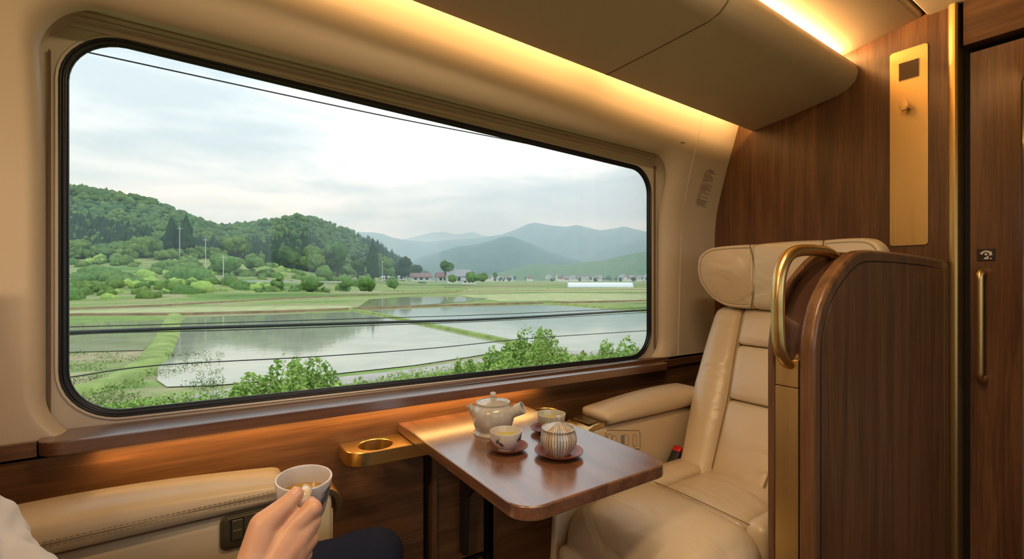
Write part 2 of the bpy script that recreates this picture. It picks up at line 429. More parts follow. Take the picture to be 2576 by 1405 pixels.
# window_1: frame, blind rails, rubber gasket, pane
gask = rr(-0.300, 1.950, (0.848, 0.812), (1.874, 1.783), 0.135)
def ins(P, d):
    """inset an outline towards its centre"""
    out = []; m = len(P)
    for i in range(m):
        a = Vector(P[i - 1]); b = Vector(P[(i + 1) % m]); t_ = (b - a).normalized(); nn = Vector((-t_.y, t_.x))
        out.append((P[i][0] + nn.x * d, P[i][1] + nn.y * d))
    return out
fr = []
fr.append([Vector((x, prof(z) + 0.050, z)) for x, z in hole])
fr.append([Vector((x, prof(z) + .053, z)) for x, z in ins(hole, -.022)])
fr.append([Vector((x, max(1.664, prof(z) + .054), z)) for x, z in ins(hole, -.022)])
fr.append([Vector((x, 1.664, z)) for x, z in ins(hole, .006)])
g0 = ins(gask, -0.010)
fr.append([Vector((x, 1.663, z)) for x, z in g0]); fr.append([Vector((x, 1.658, z)) for x, z in ins(gask, -.006)])
fr.append([Vector((x, 1.661, z)) for x, z in gask]); fr.append([Vector((x, 1.674, z)) for x, z in ins(gask, .002)])
win = loft('window_1', fr, M['frame']); tag(win, 'large rounded picture window of the coach with black rubber seal', 'window', kind='structure')
def gr(d, y): return [Vector((x, y, z)) for x, z in ins(gask, d)]
loft('rubber_gasket', [gr(-.001, 1.668), gr(0, 1.658), gr(.003, 1.6555), gr(.006, 1.658), gr(.007, 1.663), gr(.009, 1.6645), gr(.012, 1.6635), gr(.015, 1.665), gr(.0175, 1.669), gr(.018, 1.676)], M['rubber'], win, autos=False)
pane = ins(gask, .0172)
loft('pane', [[Vector((x, 1.6715, z)) for x, z in pane], [Vector((x, 1.6755, z)) for x, z in pane]], M['glass'], win, cap0=True, cap1=True)
# roller blind cassette under the head of the recess: slats running the length of the window
def railwarp(v): return Vector((v.x, v.y, v.z - 0.0262 * (v.x + 0.3)))
for k, (y0, y1, z0, mat_) in enumerate([(1.566, 1.584, 1.893, 'frame'), (1.585, 1.589, 1.900, 'darkgap'), (1.590, 1.614, 1.889, 'vinyl'), (1.615, 1.622, 1.898, 'darkgap'), (1.623, 1.652, 1.886, 'frame')]):
    box('blind_rail', -.33, 2.0, y0, y1, z0, z0 + .02, M[mat_], win, .002, warp=railwarp)
box('blind_bar', -.325, 1.985, 1.655, 1.6635, 1.874, 1.892, M['frame'], win, .004, warp=railwarp)
# side guide slots
for xx in (-0.3165, 1.972):
    box('blind_guide', xx - .0015, xx + .0015, 1.652, 1.6625, .86, 1.80, M['seam'], win, .0005)

# sill
def sw(v): return Vector((v.x, v.y, v.z - 0.0125 * (v.x + 0.3)))
sp = [(-.325, 1.665), (-.325, 1.600), (-.318, 1.565), (-.300, 1.547), (-.270, 1.541), (1.900, 1.541), (1.932, 1.545), (1.945, 1.560), (1.948, 1.600), (1.948, 1.665)]
sill = prism('trim_1', sp, 2, .797, .832, M['woodS'], bev=.004, warp=sw); tag(sill, 'polished walnut sill running under the window', 'sill', kind='structure')
# lower wall, boards with the slot under the table
wlw = prism('wall_lower', [(XL, 0), (.672, 0), (.672, .684), (.964, .684), (.964, 0), (XR, 0), (XR, .819), (XL, .823)], 1, 1.60, 1.64, M['woodX'], bev=.001); tag(wlw, 'walnut panelled lower wall below the sill', 'wall', kind='structure')
box('panel', .724, .924, 1.606, 1.64, .165, .684, M['woodX'], wlw, .001)
box('panel', .724, .924, 1.600, 1.64, 0, .135, M['woodX'], wlw, .001)
box('stile', .702, .724, 1.596, 1.66, 0, .684, M['woodZ'], wlw, .002)
box('backing', .60, 1.04, 1.665, 1.68, 0, .80, M['black'], wlw, .001)
box('stile', .964, .978, 1.598, 1.65, 0, .684, M['woodZ'], wlw, .001)
box('trim_2', 1.948, XR - .001, 1.585, 1.602, .772, .808, M['woodS'], bev=.003, warp=lambda v: v)['kind'] = 'structure'
box('trim_3', XL, -.3255, 1.588, 1.602, .790, .828, M['woodS'], bev=.003)['kind'] = 'structure'
box('wall_outer_skin', XL, XR, 1.72, 1.74, 0, .80, M['grey'], bev=0)['kind'] = 'structure'

# ---------------------------------------------------------------- partition, door, post
pw = box('wall_right', 2.40, 2.46, .606, 1.72, 0, 2.60, M['woodZ'], bev=.001); tag(pw, 'walnut partition wall behind the facing seat', 'wall', kind='structure')
post = prism('trim_4', [(2.46, .607), (2.385, .607), (2.378, .602), (2.374, .594), (2.374, .584), (2.380, .578), (2.46, .578)], 2, 0, 2.50, M['brassZ'], bev=0)
tag(post, 'tall brass edge post beside the sliding door', 'trim', kind='structure')
gapb = box('trim_5', 2.47, 2.50, -.42, .60, 0, 2.5, M['black'], bev=0); gapb['kind'] = 'structure'
hd = box('wall_header', 2.392, 2.46, -.42, .566, 2.090, 2.60, M['woodXd'], bev=.003); tag(hd, 'walnut header board above the sliding door', 'wall', kind='structure')
pw2 = box('wall_aisle_right', 2.40, 2.46, -1.40, -.42, 0, 2.60, M['woodZ'], bev=.001); pw2['kind'] = 'structure'
# door with long pane
dr = empty('door_1', (2.44, .1, 0), 'walnut sliding door with a brass pull handle and long glass', 'door'); dr['kind'] = 'structure'
DX0, DX1 = 2.425, 2.452
do = [(-.40, 0), (.553, 0), (.553, 2.066), (-.40, 2.066)]
# leaf built round the pane opening
oy0, oy1, oz0_, oz1_ = -.27, .418, .12, 1.945
def rry(y0, y1, z0, z1, r, n=8): return rr(y0, y1, z0, z1, r, n)
inn = rry(oy0, oy1, oz0_, oz1_, .035); m_ = len(inn); cc = ((oy0 + oy1) / 2, (oz0_ + oz1_) / 2)
out = []
for (y, z) in inn:
    dy, dz = y - cc[0], z - cc[1]
    k = min((.553 - cc[0]) / dy if dy > 0 else (-.40 - cc[0]) / dy if dy < 0 else 9e9, (2.066 - cc[1]) / dz if dz > 0 else (0.005 - cc[1]) / dz if dz < 0 else 9e9)
    out.append([cc[0] + dy * k, cc[1] + dz * k])
for q in ((-.40, .005), (.553, .005), (.553, 2.066), (-.40, 2.066)):
    j = min(range(m_), key=lambda i: (out[i][0] - q[0]) ** 2 + (out[i][1] - q[1]) ** 2); out[j] = list(q)
loft('door_leaf', [[Vector((DX1, *p)) for p in inn], [Vector((DX1, *p)) for p in out], [Vector((DX0, *p)) for p in out], [Vector((DX0, *p)) for p in ins(inn, -.004)], [Vector((DX0 - .001, *p)) for p in ins(inn, -.002)], [Vector((DX0 + .004, *p)) for p in inn]], M['woodZ'], dr, wrap=True)
dg = plain('corridor_tinted_glass', (0.16, 0.14, 0.10), 0.08, coat=1.0)  # grey-beige base colour stands in for the dim warm corridor behind the pane
loft('pane', [[Vector((DX0 + .004, *p)) for p in inn], [Vector((DX0 + .010, *p)) for p in inn]], dg, dr, cap0=True, cap1=True)
hy = .519
tube('handle', smoothpath([(2.430, hy - .004, 1.238), (2.400, hy - .002, 1.246), (2.386, hy, 1.232), (2.384, hy, 1.19), (2.384, hy, 1.05), (2.384, hy, .90), (2.386, hy, .862), (2.400, hy - .002, .848), (2.430, hy - .004, .855)], 8), .0115, M['brassR'], dr, 18)
sg = box('sign', 2.421, 2.4255, .485, .534, 1.285, 1.330, M['signb'], None, .0015)
tag(sg, 'small black pictogram sign with a white figure above the door handle', 'sign')
def flat(name, pts, x, mat, parent):
    return loft(name, [[Vector((x, *p)) for p in pts], [Vector((x - .0006, *p)) for p in pts]], mat, parent, cap1=True, smooth=False)
# white head outline with cap, block on the right, foot mark
arc = [(0.5095 + .0145 * math.cos(a), 1.3105 + .0125 * math.sin(a)) for a in [PI * 1.18 - k * PI * 1.20 / 14 for k in range(15)]]
arc2 = [(0.5095 + .0088 * math.cos(a), 1.3085 + .0085 * math.sin(a)) for a in [PI * -0.02 + k * PI * 1.20 / 14 for k in range(15)]]
flat('pictogram', arc + arc2, 2.4208, M['white'], sg)
flat('pictogram', [(.5015, 1.318), (.4945, 1.319), (.4925, 1.306), (.4945, 1.3045), (.5005, 1.3055)], 2.4207, M['white'], sg)
flat('pictogram', [(.5125, 1.3125), (.508, 1.314), (.505, 1.310), (.5065, 1.3055), (.511, 1.3045), (.5135, 1.308)], 2.4206, M['white'], sg)
flat('pictogram', [(.516, 1.291), (.513, 1.297), (.508, 1.2995), (.5045, 1.3035), (.5025, 1.302), (.5025, 1.291)], 2.4207, M['white'], sg)
flat('pictogram', [(.5005, 1.293), (.4965, 1.2965), (.4935, 1.2915), (.4955, 1.2905)], 2.4206, M['white'], sg)
flat('pictogram', [(.5255, 1.315), (.5225, 1.316), (.5215, 1.3125), (.5245, 1.312)], 2.4206, M['white'], sg)

# brass service plate
bp = prism('brass_plate', rr(.669, .793, 1.353, 2.148, .012, 5), 0, 2.394, 2.4005, M['brassZ'], bev=.0012)
tag(bp, 'tall brushed brass wall plate with speaker grille and coat hook on the walnut partition', 'wall plate')
prism('grille_frame', rr(.694, .764, 2.022, 2.098, .003, 3), 0, 2.3925, 2.3945, M['brassD'], bp, bev=.0004)
gm = plain('woven_metal_mesh', (0.30, 0.23, 0.17), 0.5, 0.5, nscale=900, nstr=0.9)
prism('grille', rr(.697, .761, 2.025, 2.095, .002, 3), 0, 2.3915, 2.394, gm, bp, bev=0)
ang = [(.733 + .0185 * math.cos(a) * .85, 1.913 + .025 * math.sin(a)) for a in [PI / 8 + k * PI / 4 for k in range(8)]]
prism('coat_hook', ang, 0, 2.345, 2.360, M['brassR'], bp, bev=.0015)
tube('hook_stem', [(2.360, .733, 1.911), (2.398, .733, 1.908)], .0085, M['brassR'], bp, 14)

# notice stuck on the wall panel
def onwall(x, z, e=.0012): return Vector((x, prof(z) - e, z))
A, B, Cc, D = (2.213, 1.812), (2.315, 1.800), (2.335, 1.588), (2.190, 1.592)   # TL TR BR BL around the film
def bl(u, v):
    x = lerp(lerp(A[0], B[0], u), lerp(D[0], Cc[0], u), v); z = lerp(lerp(A[1], B[1], u), lerp(D[1], Cc[1], u), v); return x, z
D = (2.196, 1.592); Cc = (2.302, 1.584)
rg = [[onwall(*bl(u, v), .0010) for u in (0, .25, .5, .75, 1)] for v in [k / 12 for k in range(13)]]
nv = loft('notice', rg, M['paper'], closed=False); tag(nv, 'printed notice film with lines of small text on the cream wall', 'notice')
lines = [(.06, .35, .75, .018), (.10, .18, .92, .022), (.15, .05, .65, .010), (.19, .05, .80, .012), (.225, .05, .95, .012), (.26, .05, .92, .010), (.295, .05, .88, .012), (.33, .05, .5, .010), (.38, .05, .95, .008), (.42, .05, .97, .012), (.46, .05, .85, .014), (.50, .05, .98, .014), (.535, .05, .55, .012), (.57, .05, .70, .010), (.605, .05, .95, .010), (.65, .05, .25, .012), (.69, .05, .90, .012), (.73, .05, .35, .010), (.77, .05, .92, .018), (.815, .05, .80, .016), (.855, .05, .75, .016), (.90, .05, .95, .010)]
vs, fs = [], []
for (v, u0, u1, h) in lines:
    u = u0
    while u < u1 - .02:
        wd = random.uniform(.03, .11); e = min(u + wd, u1)
        b0 = len(vs)
        for (uu, vv) in ((u, v), (e, v), (e, v + h), (u, v + h)): vs.append(onwall(*bl(uu, vv), .0016))
        fs.append((b0, b0 + 1, b0 + 2, b0 + 3)); u = e + .015
mk('printed_text', vs, fs, M['ink'], nv, smooth=False)

# ---------------------------------------------------------------- overhead lockers, ceiling
bprof = [(1.378, 1.981), (1.20, 2.006), (.984, 2.040), (.945, 2.056), (.918, 2.083), (.907, 2.119), (.913, 2.150), (.933, 2.168), (.962, 2.180), (1.03, 2.168), (1.06, 2.175), (1.08, 2.215), (1.2, 2.215), (1.285, 2.08), (1.292, 2.012), (1.370, 1.992)]
def seamx(y): return 1.353 + (1.378 - y) * .205
def bwarp(v):
    x = v.x
    if x < -5: x = seamx(v.y) - .0015
    elif x > 5: x = seamx(v.y) + .0015
    return shear(Vector((x, v.y, v.z)))
for nm, a0, a1, lb in (('overhead_locker', XL, -10, 'long cream overhead locker above the window, nearer of the two'), ('overhead_locker', 10, 2.398, 'cream overhead locker that ends at the walnut partition')):
    n_ = len(bprof)
    def st(a): return [a] if abs(a) > 5 else [a]
    xs = [a0, a1]
    R0 = [bwarp(Vector((xs[0], *p))) for p in bprof]; R1 = [bwarp(Vector((xs[1], *p))) for p in bprof]
    if a0 == XL:
        Rm = [shear(Vector((-0.2, *p))) for p in bprof]; RR = [R0, Rm, R1]
    else: RR = [R0, R1]
    o = loft(nm, RR, M['cream2'], cap0=True, cap1=True); tag(o, lb, 'overhead locker', 'overhead lockers above the window')
    tube('seal', [bwarp(Vector(((a1 if a0 == XL else a0), y_, z_))) for (y_, z_) in bprof[:9]], .0016, M['seam'], o, 6)
cp = [(1.30, 2.235), (1.1, 2.222), (1.03, 2.215), (.968, 2.212), (.90, 2.222), (.80, 2.240), (.705, 2.257), (.696, 2.259), (.690, 2.266), (.690, 2.285), (1.30, 2.26)]
R = [[shear(Vector((x, *p))) for p in cp] for x in (XL, -.2, 2.399)]
o = loft('ceiling', R, M['cream2'], cap0=True, cap1=True); tag(o, 'cream ceiling panel glowing above the overhead lockers', 'ceiling', kind='structure')
cp2 = [(.674, 2.275), (.674, 2.262), (.668, 2.2555), (.655, 2.254), (-.60, 2.254), (-.60, 2.275)]
R = [[shear(Vector((x, *p))) for p in cp2] for x in (XL, -.2, 2.385, 2.399)]
o2 = loft('ceiling_aisle', R, M['cream2'], cap0=True, cap1=True); tag(o2, 'flat cream ceiling panel over the aisle', 'ceiling', kind='structure')
box('ceiling_void', XL, 2.6, -1.45, 1.75, 2.60, 2.62, M['black'], bev=0)['kind'] = 'structure'
cp3 = [(-.61, 2.254), (-1.40, 2.10), (-1.40, 2.5), (-.61, 2.5)]
R = [[shear(Vector((x, *p))) for p in cp3] for x in (XL, -.2, 2.399)]
loft('ceiling_far_side', R, M['cream2'], cap0=True, cap1=True)['kind'] = 'structure'
# recessed ceiling fitting by the partition
cf = box('ceiling_light', 2.13, 2.27, .555, .625, 2.2595, 2.2665, M['cream2'], None, .003); tag(cf, 'small recessed light fitting in the aisle ceiling panel by the partition', 'ceiling light')
box('diffuser', 2.15, 2.25, .568, .612, 2.2580, 2.2600, M['grey'], cf, .001)
for k in range(6): box('louvre', 2.155 + k * .016, 2.160 + k * .016, .570, .610, 2.2565, 2.2585, M['brassD'], cf, .0005)
zc = 2.254 + .045 * 2.6
d_ = box('added_fill_lamp', -1.65, -1.0, -.10, .10, zc - .006, zc + .004, M['frame'], None, .003); tag(d_, 'flat fill lamp added to the aisle ceiling, unseen behind the viewer', 'ceiling light')  # housing of a fill lamp added behind the camera
R = [[shear(Vector((x, y, z))) for y, z in ((.40, 2.2545), (.40, 2.250), (.50, 2.250), (.50, 2.2545))] for x in (.25, 1.65)]
d_ = loft('added_fill_lamp', R, M['frame'], cap0=True, cap1=True); tag(d_, 'long narrow fill lamp strip added to the aisle ceiling, unseen above the seats', 'ceiling light')  # housing of a fill strip added out of view over the seats
# rest of the coach
tag(box('floor', XL, 2.6, -1.45, 1.75, -.03, 0, M['carpet'], bev=0), kind='structure')
tag(box('wall_back', XL - .05, XL, -1.45, 1.75, 0, 2.6, M['woodZ'], bev=0), kind='structure')
wlf = box('wall_left', XL, 2.4, -1.45, -1.40, 0, .84, M['woodX'], bev=0); tag(wlf, kind='structure')
box('panel', XL, 2.4, -1.45, -1.40, 1.82, 2.55, M['cream'], wlf, 0)
for a, b in ((XL, -.9), (.55, .85), (2.2, 2.4)): box('panel', a, b, -1.45, -1.40, .84, 1.82, M['cream'], wlf, 0)

# ---------------------------------------------------------------- divider screen
dv = empty('seat_divider', (1.85, .662, 0), 'curved walnut side screen with brass edge strip between seat and aisle', 'divider')
dout = [(1.33, 0), (1.33, .90), (1.33, 1.03), (1.336, 1.065), (1.348, 1.105), (1.37, 1.148), (1.40, 1.185), (1.44, 1.220), (1.486, 1.250), (1.53, 1.275), (1.575, 1.293), (1.62, 1.302), (1.68, 1.306), (1.85, 1.306), (2.10, 1.300), (2.398, 1.288), (2.398, 0)]
def insxz(P, d): return [(p[0], p[1]) for p in ins([(a, b) for a, b in P], -d)]
prism('aisle_panel', dout, 1, .602, .642, M['woodZ'], dv, bev=.012, seg=4)
# inset face on the aisle side
def shrink(P, d, x1=2.34):
    out = []
    for x, z in P:
        if z == 0: out.append((min(max(x + d, 1.33 + d), x1), 0.0)); continue
        # move along inward normal of the curve
        out.append((x, z))
    m = len(P); res = []
    for i in range(m):
        if P[i][1] == 0: res.append(out[i]); continue
        a = Vector(P[max(i - 1, 0)]); b = Vector(P[min(i + 1, m - 1)])
        t_ = (b - a).normalized(); nn = Vector((t_.y, -t_.x))
        q = Vector(P[i]) + nn * d
        if P[i][0] > 2.39: q = Vector((x1, P[i][1] - d))
        res.append((q.x, q.y))
    return res
fi = shrink(dout, .034)
tube('groove', [Vector((x, .6025, max(z, .005))) for x, z in fi[:-1]] + [Vector((2.34, .6025, .005))], .0022, M['darkgap'], dv, 6)
face = prism('face_panel', shrink(dout, .038, 2.336), 1, .6003, .606, M['woodZ'], dv, bev=.001)
prism('seat_side_panel', dout, 1, .704, .724, M['woodZ'], dv, bev=.006, seg=3)
core = shrink(dout, .014, 2.398)
cut = [p for p in core if p[1] >= 1.0]
# dark leather infill along the curve above the brass
ci = [(1.352, .99)] + [(x + .004, z) for x, z in cut if z < 1.30] + [(2.398, 1.27), (2.398, .99)]
prism('leather_infill', ci, 1, .642, .704, M['darkleather'], dv, bev=.004)
box('brass_strip', 1.333, 1.40, .6425, .7035, .9275, 1.003, M['brassZ'], dv, .003)
box('brass_strip', 1.333, 1.40, .6425, .7035, 0, .926, M['brassZ'], dv, .0015)
gb = tube('grab_bar', smoothpath([(1.358, .664, .985), (1.322, .668, .998), (1.300, .672, 1.028), (1.294, .674, 1.07), (1.293, .675, 1.12), (1.294, .675, 1.18), (1.306, .675, 1.235), (1.335, .674, 1.275), (1.375, .673, 1.293), (1.43, .672, 1.300), (1.50, .671, 1.301), (1.555, .670, 1.298), (1.60, .669, 1.285)], 8), .0165, M['brassR'], dv, 24)
gb['label'] = 'curved brass grab bar'
# ================================================================ SEATS
def stitch(path, r, mat, parent, name='stitching', dash=.006, gap=.004):
    """dashes of thread along a path, one mesh"""
    vs, fs = [], []; P = path; d = 0
    L = [0]
    for a, b in zip(P, P[1:]): L.append(L[-1] + (b - a).length)
    def at(s):
        for i in range(len(L) - 1):
            if s <= L[i + 1]: return P[i].lerp(P[i + 1], (s - L[i]) / max(1e-9, L[i + 1] - L[i]))
        return P[-1]
    s = 0
    while s < L[-1] - dash:
        a, b = at(s), at(s + dash); t_ = (b - a).normalized(); u = t_.orthogonal().normalized(); w_ = t_.cross(u); k = len(vs)
        for q in (a, b):
            for (cu, cw) in ((1, 0), (0, 1), (-1, 0), (0, -1)): vs.append(q + (u * cu + w_ * cw) * r)
        for j in range(4): fs.append((k + j, k + (j + 1) % 4, k + 4 + (j + 1) % 4, k + 4 + j))
        s += dash + gap
    return mk(name, vs, fs, mat, parent)
def bx_back(z): return 1.675 + (z - .45) * .625
YC = 1.035
def make_seat(mirror, label):
    mm = (lambda v: Vector((1.49 - v.x, v.y, v.z))) if mirror else (lambda v: v)
    root = empty('train_seat', mm(Vector((1.6, YC, 0))), label, 'seat', 'cream leather coach seats')
    # --- cushion
    def cw(v):
        # sag towards the back, roll towards the front
        return mm(v)
    def front(v):
        t = max(0, (1.30 - v.x) / .27)
        return mm(Vector((v.x, v.y, v.z - .075 * t * t)))
    pad('seat_cushion_front', 1.03, 1.425, .765, 1.285, .27, .475, .085, M['leather'], root, (0.012, .012, .022), 18, front)
    pad('seat_cushion', 1.40, 1.75, .84, 1.165, .34, .462, .03, M['leather'], root, (0, 0, .016), 14, mm)
    for (a, b) in ((1.162, 1.287), (.765, .843)):
        pad('seat_bolster', 1.40, 1.75, a, b, .33, .478, .034, M['leather'], root, (0, 0, .006), 12, mm)
    tube('piping', [mm(Vector((1.412, y, .4635 + .006 * math.sin((y - .78) / .49 * PI)))) for y in [.79 + k * .03 for k in range(17)]], .0016, M['seam'], root, 6)
    pad('seat_skirt', 1.06, 1.75, .79, 1.262, .09, .30, .03, M['vinyl'], root, (0.0, 0, 0), 10, mm)
    pad('footrest', 1.00, 1.06, .80, 1.25, .10, .33, .02, M['leather'], root, (0.01, 0, 0), 10, mm)
    # side shell of the seat
    prism('side_shell', [(1.035, .13), (1.02, .25), (1.03, .40), (1.06, .435), (1.30, .45), (1.80, .45), (1.80, .10), (1.10, .10)], 1, 1.288, 1.318, M['vinyl'], root, bev=.010, seg=3, warp=mm)
    # --- backrest: built upright, then leaned
    def lean(v):
        # v.x thickness about 0, v.z height
        return mm(Vector((bx_back(v.z) + v.x, v.y, v.z)))
    def cen_half(z): return table([(.42, .098), (.72, .135), (.93, .178), (1.09, .205)], z)
    def cwarp(v):
        k = cen_half(v.z) / .2
        q = Vector((v.x, YC + (v.y - YC) * k, v.z)); return lean(q)
    for (z0, z1) in ((.43, .714), (.718, .926), (.930, 1.085)):
        pad('back_panel', .000, .10, YC - .2, YC + .2, z0, z1, .020, M['leather'], root, (.012, 0, 0), 14, cwarp)
    def bol(s):
        def f(v):
            # v.y in 0..1 across the bolster, inner to outer
            inner = cen_half(v.z) - .002; outer = table([(.42, .235), (.50, .245), (.75, .300), (.95, .318), (1.06, .322), (1.09, .305)], v.z)
            e = v.y
            x = v.x - .030 * math.sin(PI * min(1, max(0, e)) * .75)
            return lean(Vector((x, YC + s * lerp(inner, outer, e), v.z)))
        return f
    for s in (1, -1):
        w_ = .13
        def g(v, s=s): return bol(s)(Vector((v.x, (v.y) / w_, v.z)))
        pad('back_bolster', -.006, .11, 0, w_, .425, 1.088, .028, M['leather'], root, (.01, 0, 0), 18, g)
    # vertical seam lines
    for s in (1, -1):
        tube('piping', [lean(Vector((-.002, YC + s * (cen_half(z) - .002), z))) for z in [.475 + k * .04 for k in range(16)]], .0013, M['seam'], root, 6)
    # shell behind
    prism('back_shell', [(bx_back(.30) + .07, .30), (bx_back(.45) + .08, .45), (bx_back(1.33) + .02, 1.33), (bx_back(1.33) + .055, 1.33), (bx_back(1.0) + .12, 1.0), (bx_back(.3) + .16, .30)], 1, YC - .28, YC + .28, M['vinyl'], root, bev=.01, warp=mm)
    # --- headrest
    def hw(v): return mm(Vector((v.x, v.y, v.z)))
    pad('headrest', 2.035, 2.13, YC - .150, YC + .150, 1.083, 1.372, .030, M['leather'], root, (.012, 0, .004), 14, hw)
    for s in (1, -1):
        out = [(.140, 1.372), (.22, 1.372), (.30, 1.366), (.335, 1.352), (.358, 1.325), (.366, 1.285), (.364, 1.24), (.352, 1.195), (.330, 1.155), (.300, 1.12), (.262, 1.095), (.22, 1.085), (.17, 1.083), (.140, 1.085)]
        P = smoothpath([Vector((a, b, 0)) for a, b in out], 3); P = [(p.x, p.y) for p in P]
        c0 = Vector((.25, 1.24))
        def ring(x, k): # wing leans forward towards its outer side
            rg = []
            for (a, b) in P:
                q = c0 + (Vector((a, b)) - c0) * k
                fw = .075 * max(0, (q.x - .15) / .2) ** 1.4
                rg.append(mm(Vector((x - fw, YC + s * q.x, q.y))))
            return rg
        rg = [ring(2.022, .02), ring(2.026, .4), ring(2.034, .70), ring(2.042, .86), ring(2.043, .88), ring(2.040, .90), ring(2.043, .95), ring(2.055, .985), ring(2.075, 1.0), ring(2.105, 1.0), ring(2.125, .97), ring(2.135, .9), ring(2.135, .02)]
        loft('headrest_wing', rg, M['leather'], root, cap0=True, cap1=True, autos=False)
        tube('piping', ring(2.0425, .872) , .0010, M['seam'], root, 6)
        tube('piping', [mm(Vector((2.036, YC + s * (.147 - .02 * math.sin((z - 1.09) / .27 * PI)), z))) for z in [1.09 + k * .02 for k in range(15)]], .002, M['seam'], root, 6)
    # --- armrest on the window side
    ax = -.034 if mirror else 0
    ar = pad('armrest', 1.222 + ax, 1.90, 1.335, 1.462, .30, .655, .012, M['vinyl'], root, (0, 0, 0), 12, lambda v: mm(Vector((v.x, v.y, v.z + (0 if v.z > .45 else 0)))))
    def aw(v):
        t = (v.x - 1.30) / .6
        return mm(Vector((v.x, v.y, v.z + (.028 * math.sin(PI * min(1, max(0, t)) * .62) - .026 if v.z > .69 else -.0) )))
    ap = pad('arm_pad', 1.300, 1.905, 1.318, 1.474, .655, .728, .020, M['leatherA'], ar, (0, .004, .006), 16, aw)
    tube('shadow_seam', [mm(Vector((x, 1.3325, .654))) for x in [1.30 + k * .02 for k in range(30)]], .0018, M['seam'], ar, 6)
    if mirror:
        stitch([mm(Vector((x, 1.3145, .692))) for x in [1.305 + k * .02 for k in range(30)]], .0009, M['thread'], ap)
        tube('seam', [mm(Vector((x, 1.3150, .6865))) for x in [1.305 + k * .02 for k in range(30)]], .0010, M['seam'], ap, 6)
        stitch([mm(Vector((x, 1.3155, .681))) for x in [1.305 + k * .02 for k in range(30)]], .0009, M['thread'], ap)
    # brass end cap with a tray recess
    y0, y1 = 1.332, 1.465
    cpo = [(1.300, .668), (1.245, .664), (1.222, .656), (1.206, .640), (1.200, .618), (1.202, .575), (1.212, .575), (1.213, .615), (1.222, .635), (1.245, .650), (1.300, .654)]
    cpo = [(a + (ax if a < 1.29 else 0), b) for a, b in cpo]
    cap_ = prism('end_cap', cpo, 1, y0, y1, M['brassR'], ar, bev=.002, warp=mm)
    prism('tray_rim', rr(1.236, 1.292, 1.352, 1.446, .008, 4), 2, .6655, .6695, M['brassD'], cap_, bev=.0008, warp=mm)
    prism('tray', rr(1.240, 1.288, 1.356, 1.442, .006, 4), 2, .6668, .6702, M['black'] if False else M['brassD'], cap_, bev=0, warp=mm)
    box('front_fascia', 1.2215 + ax, 1.2255 + ax, 1.34, 1.457, .30, .60, M['vinyl'], ar, .001, warp=mm)
    if not mirror:
        pl = prism('control_panel', rr(1.30, 1.497, .545, .625, .012, 5), 1, 1.3305, 1.336, M['vinyl'], ar, bev=.0015, warp=lambda v: Vector((v.x, v.y, v.z - (v.x - 1.4) * .18)))
        tw = lambda v: Vector((v.x, v.y, v.z - (v.x - 1.4) * .18))
        rim = rr(1.303, 1.494, .548, .622, .010, 5)
        tube('panel_rim', [tw(Vector((x, 1.3305, z))) for x, z in rim + rim[:1]], .0013, M['brassD'], ar, 6)
        for (a, b, c_, d_, q) in ((1.312, 1.333, .572, .606, 'seam'), (1.338, 1.358, .560, .600, 'seam'), (1.385, 1.403, .565, .604, 'grey'), (1.403, 1.425, .565, .604, 'vinyl'), (1.452, 1.470, .560, .606, 'seam')):
            b_ = prism('switch', rr(a, b, c_, d_, .004, 3), 1, 1.3285, 1.332, M[q if q != 'seam' else 'vinyl'], ar, bev=.0006, warp=tw)
            if q != 'grey':
                rr_ = rr(a, b, c_, d_, .004, 3); tube('switch_rim', [tw(Vector((x, 1.3287, z))) for x, z in rr_ + rr_[:1]], .0009, M['seam'], ar, 6)
    else:
        wv = lambda v: Vector((v.x, v.y, v.z))
        prism('control_panel', rr(.042, .21, .568, .650, .016, 5), 1, 1.3295, 1.336, M['brassD'], ar, bev=.002)
        prism('panel_inset', rr(.050, .205, .576, .644, .012, 5), 1, 1.3275, 1.332, M['brassD'], ar, bev=.001)
        prism('switch_bezel', rr(.063, .093, .588, .642, .003, 3), 1, 1.3262, 1.331, M['black'], ar, bev=.001)
        prism('rocker_switch', rr(.066, .0905, .5905, .6395, .003, 3), 1, 1.3235, 1.330, M['brassD'], ar, bev=.002)
        box('switch_mark', .069, .0865, 1.3225, 1.3240, .6135, .6150, M['thread'], ar, .0003)
    return root
seat = make_seat(False, 'cream leather seat with winged headrest in front of the walnut partition')
seat2 = make_seat(True, 'cream leather seat at the left that the person sits in, with stitched armrest')
# buckle between cushion and armrest
bk = empty('seat_belt_buckle', (1.69, 1.292, .38), 'black seat belt buckle with a red release button beside the cushion', 'buckle')
def bwp(v):
    q = Matrix.Rotation(math.radians(-38), 4, 'Y') @ v; q = Matrix.Rotation(math.radians(12), 4, 'Z') @ q
    return q * 1.35 + Vector((1.676, 1.298, .456))
pad('buckle_body', -.045, .03, -.015, .016, -.022, .022, .008, M['blackp'], bk, (0, 0, 0), 10, bwp)
pad('release_button', .018, .040, -.0135, .0145, -.017, .024, .006, M['red'], bk, (0.002, 0, 0), 10, bwp)
pad('buckle_stalk', -.10, -.03, -.012, .013, -.012, .012, .006, M['blackp'], bk, (0, 0, 0), 8, bwp)

